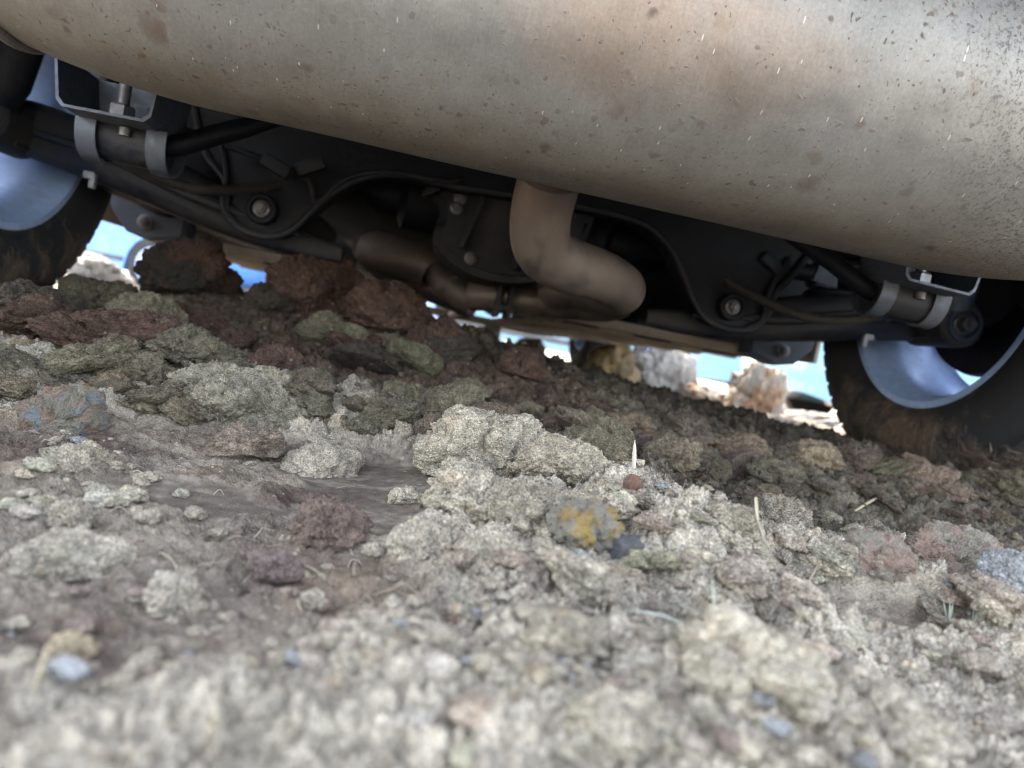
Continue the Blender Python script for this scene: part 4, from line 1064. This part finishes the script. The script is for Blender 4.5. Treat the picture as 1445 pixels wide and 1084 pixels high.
# loose crumbs, uncountable: one object
def crumbs():
    Vs, Fs, Cs, off = [], [], [], 0
    base = []
    for sd_ in range(5):
        m0 = clod_mesh('tmp', 240 + sd_, 4, 0.55, 0.2)
        V = np.zeros(len(m0.vertices) * 3, np.float32); m0.vertices.foreach_get('co', V)
        base.append((V.reshape(-1, 3), ICO[4][1])); bpy.data.meshes.remove(m0)
    near = []
    for sd_ in range(5):
        m0 = clod_mesh('tmp', 260 + sd_, 3, 0.6, 0.3)
        V = np.zeros(len(m0.vertices) * 3, np.float32); m0.vertices.foreach_get('co', V)
        near.append((V.reshape(-1, 3), ICO[3][1])); bpy.data.meshes.remove(m0)
    b2 = []
    b1 = [ICO[1]] * 5
    for sd_ in range(5):
        V, F = ICO[2]; r = 1 + 0.6 * fbm3(V * 1.6 + sd_ * 5, 2, sd_ + 9); b2.append((V * r[:, None], F))
    n = 9000
    px = rng.uniform(-60, 1500, n)
    rr_ = rng.random(n)
    dist = 0.20 + 1.0 * rr_ ** 1.3
    th = rng.uniform(R(-38), R(40), n)
    x = dist * np.sin(th); y = dist * np.cos(th)
    fl = flatmask(x, y); sm = smoothpatch(x, y)
    keep = rng.random(n) > fl * 0.82 + sm * 0.95
    x, y, dist = x[keep], y[keep], dist[keep]
    z = macro(x, y) + detail(x, y, True)[0]
    pal = np.array([GREY, PALE, GREY, (0.36, 0.30, 0.24), (0.26, 0.20, 0.165), (0.33, 0.335, 0.33), (0.42, 0.36, 0.27)])
    for i in range(len(x)):
        s = 0.0008 + 0.0042 * rng.random() ** 4.5
        V, F = (near if dist[i] < 0.32 and s * 1000 / dist[i] > 6 else base if s * 1000 / dist[i] > 7 else b2 if s * 1000 / dist[i] > 3 else b1)[rng.integers(5)]
        a = rng.random() * 6.28; ca, sa = math.cos(a), math.sin(a)
        W = V * s * np.array([1, rng.uniform(0.7, 1.2), rng.uniform(0.5, 0.9)])
        W = np.stack([W[:, 0] * ca - W[:, 1] * sa + x[i], W[:, 0] * sa + W[:, 1] * ca + y[i], W[:, 2] + z[i] + s * 0.25], 1)
        Vs.append(W); Fs.append(F + off); off += len(W)
        c = pal[rng.choice(7, p=[.3, .2, .2, .14, .07, .05, .04])]
        if y[i] > 0.58: c = c * np.array([0.34, 0.32, 0.27])  # crumbs under the car darkened, its shade put into their tint
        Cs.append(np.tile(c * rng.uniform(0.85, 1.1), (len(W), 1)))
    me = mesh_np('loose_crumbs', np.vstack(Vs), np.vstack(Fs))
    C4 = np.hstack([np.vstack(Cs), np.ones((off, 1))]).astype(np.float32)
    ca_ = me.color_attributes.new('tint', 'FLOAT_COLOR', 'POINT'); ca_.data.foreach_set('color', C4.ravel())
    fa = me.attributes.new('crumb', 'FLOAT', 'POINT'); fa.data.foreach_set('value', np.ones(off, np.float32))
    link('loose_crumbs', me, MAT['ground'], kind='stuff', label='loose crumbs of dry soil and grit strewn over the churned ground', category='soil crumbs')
crumbs()

# ------------------------------------------------------------------ straws, roots, grass
MAT['straw'] = simple('dry_straw', (0.33, 0.28, 0.18), 0.7, 0, 0.2, None, 0, 200)
MAT['wood'] = simple('weathered_splinter', (0.55, 0.50, 0.42), 0.8, 0, 0.4, None, 0, 200)
MAT['root'] = simple('dry_root', (0.33, 0.28, 0.21), 0.8, 0, 0.3, None, 0, 200)
MAT['grass'] = simple('grass_blade', (0.10, 0.16, 0.07), 0.5, 0, 0.1, None, 0, 200)
MAT['grass_pale'] = simple('pale_grass_blade', (0.40, 0.44, 0.36), 0.6, 0, 0.1, None, 0, 200)

def P3(px, py, h=0.0, dt=0.0):
    x, y, z, t = at(px, py)
    k = 1 + dt
    return Vector((x * k, y * k, z + h))

def strand(name, pts, rad, mat, label, cat, flat=1.0, parent=None, **kw):
    bm = bmesh.new()
    sp = spline(pts, 8); n = len(sp)
    rads = [rad * (1 - 0.65 * abs(2 * i / (n - 1) - 0.8) ** 3 if i < n - 1 else 0.25) for i in range(n)]
    rads = [max(r_, rad * 0.2) for r_ in rads]
    add_tube(bm, sp, rads, 8, flat=flat)
    o = from_bm(name, bm, mat, parent, 60)
    if label: o['label'] = label; o['category'] = cat
    for k, v in kw.items(): o[k] = v
    return o

b0 = P3(893, 668); strand('splinter', [b0, b0 + Vector((-0.001, 0, 0.008)), b0 + Vector((-0.003, 0.0, 0.020))], 0.0022, MAT['wood'], 'pale wood splinter standing upright behind the centre heap', 'splinter', 0.4)
strand('straw', [P3(1205, 726, 0.003), P3(1222, 716, 0.004), P3(1242, 708, 0.006)], 0.0020, MAT['straw'], 'pale straw lying over a green leaf on the right', 'straw', 0.6)
strand('leaf', [P3(1215, 724, 0.002), P3(1235, 720, 0.003), P3(1258, 720, 0.002)], 0.0032, MAT['grass'], 'small green leaf under the pale straw on the right', 'leaf', 0.25)
r0 = P3(1112, 800, 0.004)
strand('root', [P3(1068, 752, 0.004), P3(1060, 742, 0.014), P3(1056, 752, 0.017), P3(1062, 770, 0.012), P3(1078, 792, 0.008), r0], 0.0006, MAT['root'], 'curled dry root looping over the crumbs right of centre', 'root')
strand('root', [P3(1392, 672, 0.0), P3(1394, 672, 0.02), P3(1386, 672, 0.045)], 0.0018, MAT['root'], 'dry stalk standing in front of the right rear tyre', 'root')
strand('root', [P3(1130, 845, 0.002), P3(1150, 820, 0.010), P3(1160, 805, 0.012)], 0.00045, MAT['root'], 'thin pale root sticking up between the curled root and the pink clods', 'root')
strand('root', [P3(935, 770, 0.004), P3(945, 745, 0.010), P3(960, 715, 0.014)], 0.0003, MAT['root'], 'hair thin root rising right of the slate grey stone', 'root')
g0 = P3(1005, 915, 0.0)
tuft = bpy.data.objects.new('grass_tuft', None); COL.objects.link(tuft); tuft.location = g0
tuft['label'] = 'blurred blue green grass tuft with one blade lying to the left, near foreground'; tuft['category'] = 'grass tuft'
Z0 = Vector((0, 0, 0))
for tip, r_ in (((-0.006, 0.0, 0.026), 0.0008), ((-0.034, 0.004, 0.006), 0.0010), ((0.004, 0.004, 0.018), 0.0007), ((-0.020, -0.004, 0.016), 0.0007)):
    tv = Vector(tip); strand('blade', [Z0, tv * 0.5 + Vector((0, 0, 0.004)), tv], r_, MAT['grass_pale'], None, None, 0.35, tuft)
for j, (px, lab) in enumerate(((1338, 'left of two short pale grass tufts on the right'), (1372, 'right of two short pale grass tufts on the right'))):
    g0 = P3(px, 885, 0.0)
    tf = bpy.data.objects.new('grass_tuft', None); COL.objects.link(tf); tf.location = g0
    tf['label'] = lab; tf['category'] = 'grass tuft'; tf['group'] = 'short pale grass tufts'
    for tip in ((-0.006, 0, 0.014), (-0.002, 0, 0.013), (0.001, 0.002, 0.012), (-0.009, 0.001, 0.010)):
        if j: tip = (-tip[0] * 0.5, tip[1], tip[2])
        tv = Vector(tip); strand('blade', [Z0, tv * 0.5, tv], 0.0006, MAT['grass_pale'], None, None, 0.35, tf)
for (a, b, c_, lab) in (((40, 1000), (52, 985), (60, 960), 'blurred pale stalk at the lower left corner'), ((1050, 925), (1030, 900), (1012, 872), 'blurred tan stalk beside the blue green grass tuft'), ((955, 905), (975, 892), (992, 880), 'short blurred pale stalk left of the blue green tuft')):
    strand('stalk', [P3(*a), P3(*b, 0.006), P3(*c_, 0.010)], 0.00045, MAT['straw'], lab, 'stalk')

def rootlets():
    bm = bmesh.new()
    for k in range(230):
        px = random.uniform(480, 1445) if k % 4 else random.uniform(0, 600); py = 600 + 0.19 * (px - 722) + random.uniform(10, 330)
        x, y, z, t = at(px, py)
        L = random.uniform(0.004, 0.016); a = random.uniform(0, 6.28); h = random.uniform(0.0005, 0.005)
        p = Vector((x, y, z - 0.001)); d = Vector((math.cos(a) * L, math.sin(a) * L, 0))
        add_tube(bm, spline([p, p + d * 0.4 + Vector((0, 0, h)), p + d * 0.8 + Vector((random.uniform(-1, 1) * 0.003, 0, h * 1.2)), p + d * 1.2 + Vector((0, 0, h * random.uniform(-0.2, 1)))], 3), random.uniform(0.00014, 0.0003), 4)
    from_bm('rootlets', bm, MAT['root'], None, 60, kind='stuff', label='fine dry rootlets poking out of the loose crumbs', category='rootlets')
rootlets()

# ------------------------------------------------------------------ beyond the car: yard with rubble and parked cars
MAT['ochre_clay'] = two_tone('ochre_clay', (0.42, 0.30, 0.14), (0.30, 0.22, 0.13), 1.3, 0.5)
MAT['rubble'] = two_tone('sunlit_rubble', (0.46, 0.42, 0.36), (0.42, 0.27, 0.17), 1.3, 0.5)
MAT['concrete'] = two_tone('broken_concrete', (0.50, 0.48, 0.44), (0.40, 0.37, 0.33), 1.5, 0.5)
def rubble(px, py, depth, wpx, asp, mat, label, name='rubble_lump', cat='rubble', zb=None):
    d = (px - 722.5) / 1000.0 * _rr - (py - 542.0) / 1000.0 * _uu + _fw
    x, y = d[0] * depth, d[1] * depth
    s = wpx / 1000.0 * depth / 2
    me = random.choice(MID).copy(); me.materials.clear(); me.materials.append(mat)
    o = bpy.data.objects.new(name, me); COL.objects.link(o)
    z = float(H(x, y)[0])
    o.scale = (s, s, s * asp * 1.9); o.location = (x, y, z + s * asp * 0.5); o.rotation_euler = (0.2, 0.1, random.uniform(0, 6))
    o['label'] = label; o['category'] = cat
rubble(1062, 575, 3.2, 75, 0.9, MAT['rubble'], 'sunlit orange and white lump of rubble seen under the right sill')
rubble(930, 560, 3.6, 90, 0.7, MAT['concrete'], 'sunlit whitish lump of rubble with a brown hollow, left of the orange one')
rubble(990, 572, 3.4, 60, 0.5, MAT['rubble'], 'low sunlit lump of rubble between the orange and the whitish ones')
rubble(682, 492, 3.4, 42, 1.0, MAT['concrete'], 'small cream lump of rubble lit by the sun behind the mound, centre')
rubble(745, 505, 3.9, 45, 0.6, MAT['rubble'], 'pale lump of rubble left of the front tyre')
rubble(640, 470, 3.8, 50, 0.6, MAT['concrete'], 'sunlit lump of rubble left of the small cream one')
rubble(1135, 592, 2.7, 80, 0.25, MAT['concrete'], 'flat white slab of broken concrete lying by the right sill', 'concrete_slab', 'slab')
rubble(862, 528, 3.2, 62, 0.9, MAT['ochre_clay'], 'golden brown lump of clay stuck beside the front tyre, lit by the sun')
rubble(130, 408, 3.3, 80, 0.4, MAT['concrete'], 'cream sunlit lump of rubble behind the left rear tyre')
rubble(340, 425, 3.4, 40, 0.5, MAT['rubble'], 'small sunlit lump of rubble behind the big dark lump of soil')

def paint(name, col):
    m, nt, b = mat_base(name); g = N(nt)
    tc = g.new('ShaderNodeTexCoord').outputs['Object']
    n = g.noise(tc, 6, 5, 0.6)
    g.l(g.mix(g.ramp(n.outputs['Fac'], [(0.5, 0.0), (0.75, 0.35)]).outputs[0], col, (0.35, 0.30, 0.24)), b.inputs['Base Color'])
    b.inputs['Roughness'].default_value = 0.35; b.inputs['Coat Weight'].default_value = 0.6
    return m
def parked_car(x, y, rz, col, label, zoff=0.0):
    root = bpy.data.objects.new('parked_car', None); COL.objects.link(root); root.location = (x, y, zoff); root.rotation_euler = (0, 0, rz)
    root['label'] = label; root['category'] = 'car'; root['group'] = 'cars parked across the yard'
    bm = bmesh.new()
    prof = [(-2.15, 0.30), (-2.18, 0.62), (-2.05, 0.85), (-1.75, 1.0), (-1.2, 1.38), (-0.6, 1.46), (0.2, 1.42), (0.95, 1.0), (1.8, 0.86), (2.15, 0.66), (2.2, 0.35), (2.1, 0.26)]
    top = [(p.x, p.z) for p in spline([(a, 0, b) for a, b in prof], 4)]
    low = []
    for cx0 in (1.32, -1.30):
        low.append((cx0 + 0.36, 0.24))
        for a in np.linspace(0, math.pi, 9): low.append((cx0 + 0.35 * math.cos(a), 0.30 + 0.35 * math.sin(a)))
        low.append((cx0 - 0.36, 0.22))
    loop = top + low
    L_ = [bm.verts.new((a, -0.88 + max(0, b - 0.9) * 0.4, b)) for a, b in loop]; R_ = [bm.verts.new((a, 0.88 - max(0, b - 0.9) * 0.4, b)) for a, b in loop]
    n = len(loop)
    for i in range(n): bm.faces.new((L_[i], L_[(i + 1) % n], R_[(i + 1) % n], R_[i]))
    bm.faces.new(L_); bm.faces.new(R_)
    from_bm('body', bm, paint('car_paint', col), root)
    for sy in (-1, 1):
        for wx in (1.32, -1.30):
            hub = lathe_part('wheel', [(-0.10, 0.0001), (-0.10, 0.20), (-0.105, 0.21), (-0.10, 0.31), (-0.07, 0.325), (0.07, 0.325), (0.10, 0.31), (0.10, 0.0001)], (0, 0, 0), 'Y', MAT['rubber'], root, 32)
            hub.location = (wx, sy * 0.78, 0.325)
            lathe_part('hubcap', [(0, 0.0001), (0, 0.07), (0.015, 0.10), (-0.01, 0.20), (0.0, 0.205), (-0.02, 0.205)], (0, sy * 0.105, 0), 'Y', MAT['alloy'], hub, 24)
        bm = bmesh.new()
        add_plate(bm, [(-1.15, 1.02), (-1.05, 1.30), (-0.6, 1.38), (0.1, 1.35), (0.62, 1.04)], sy * 0.80, sy * 0.835, 0)
        from_bm('side_window', bm, MAT['glass_dark'], root)
        for dx in (-0.9, 0.25):
            bm = bmesh.new(); add_box(bm, (dx, sy * 0.89, 0.80), (0.16, 0.03, 0.03), 0.008); from_bm('door_handle', bm, MAT['plastic'], root)
        bm = bmesh.new(); add_box(bm, (0.0, sy * 0.885, 0.34), (1.9, 0.02, 0.05), 0.006); from_bm('side_moulding', bm, MAT['plastic'], root)
    for xx, nm, mt in ((2.17, 'headlight', MAT['clip']), (-2.16, 'tail_light', MAT['brick'])):
        for sy in (-1, 1):
            bm = bmesh.new(); add_box(bm, (xx, sy * 0.66, 0.66), (0.06, 0.30, 0.14), 0.02); from_bm(nm, bm, mt, root)
parked_car(0.1, 8.3, 0.12, (0.10, 0.24, 0.34), 'white car parked beyond, its end seen left of the orange rubble', -0.14)
parked_car(4.95, 8.0, 0.05, (0.08, 0.22, 0.33), 'pale blue car parked farthest right, its side seen beside the right rear wheel', -0.14)
parked_car(3.4, 12.5, 1.5, (0.05, 0.14, 0.45), 'dark blue car parked end on behind the gap between the two pale cars', -0.14)
parked_car(-5.3, 8.8, -0.12, (0.08, 0.24, 0.62), 'light blue car parked beyond the left rear tyre', -0.16)
parked_car(-2.2, 10.6, 1.35, (0.10, 0.25, 0.62), 'blue car parked end on, second from the left beyond the axle', -0.14)
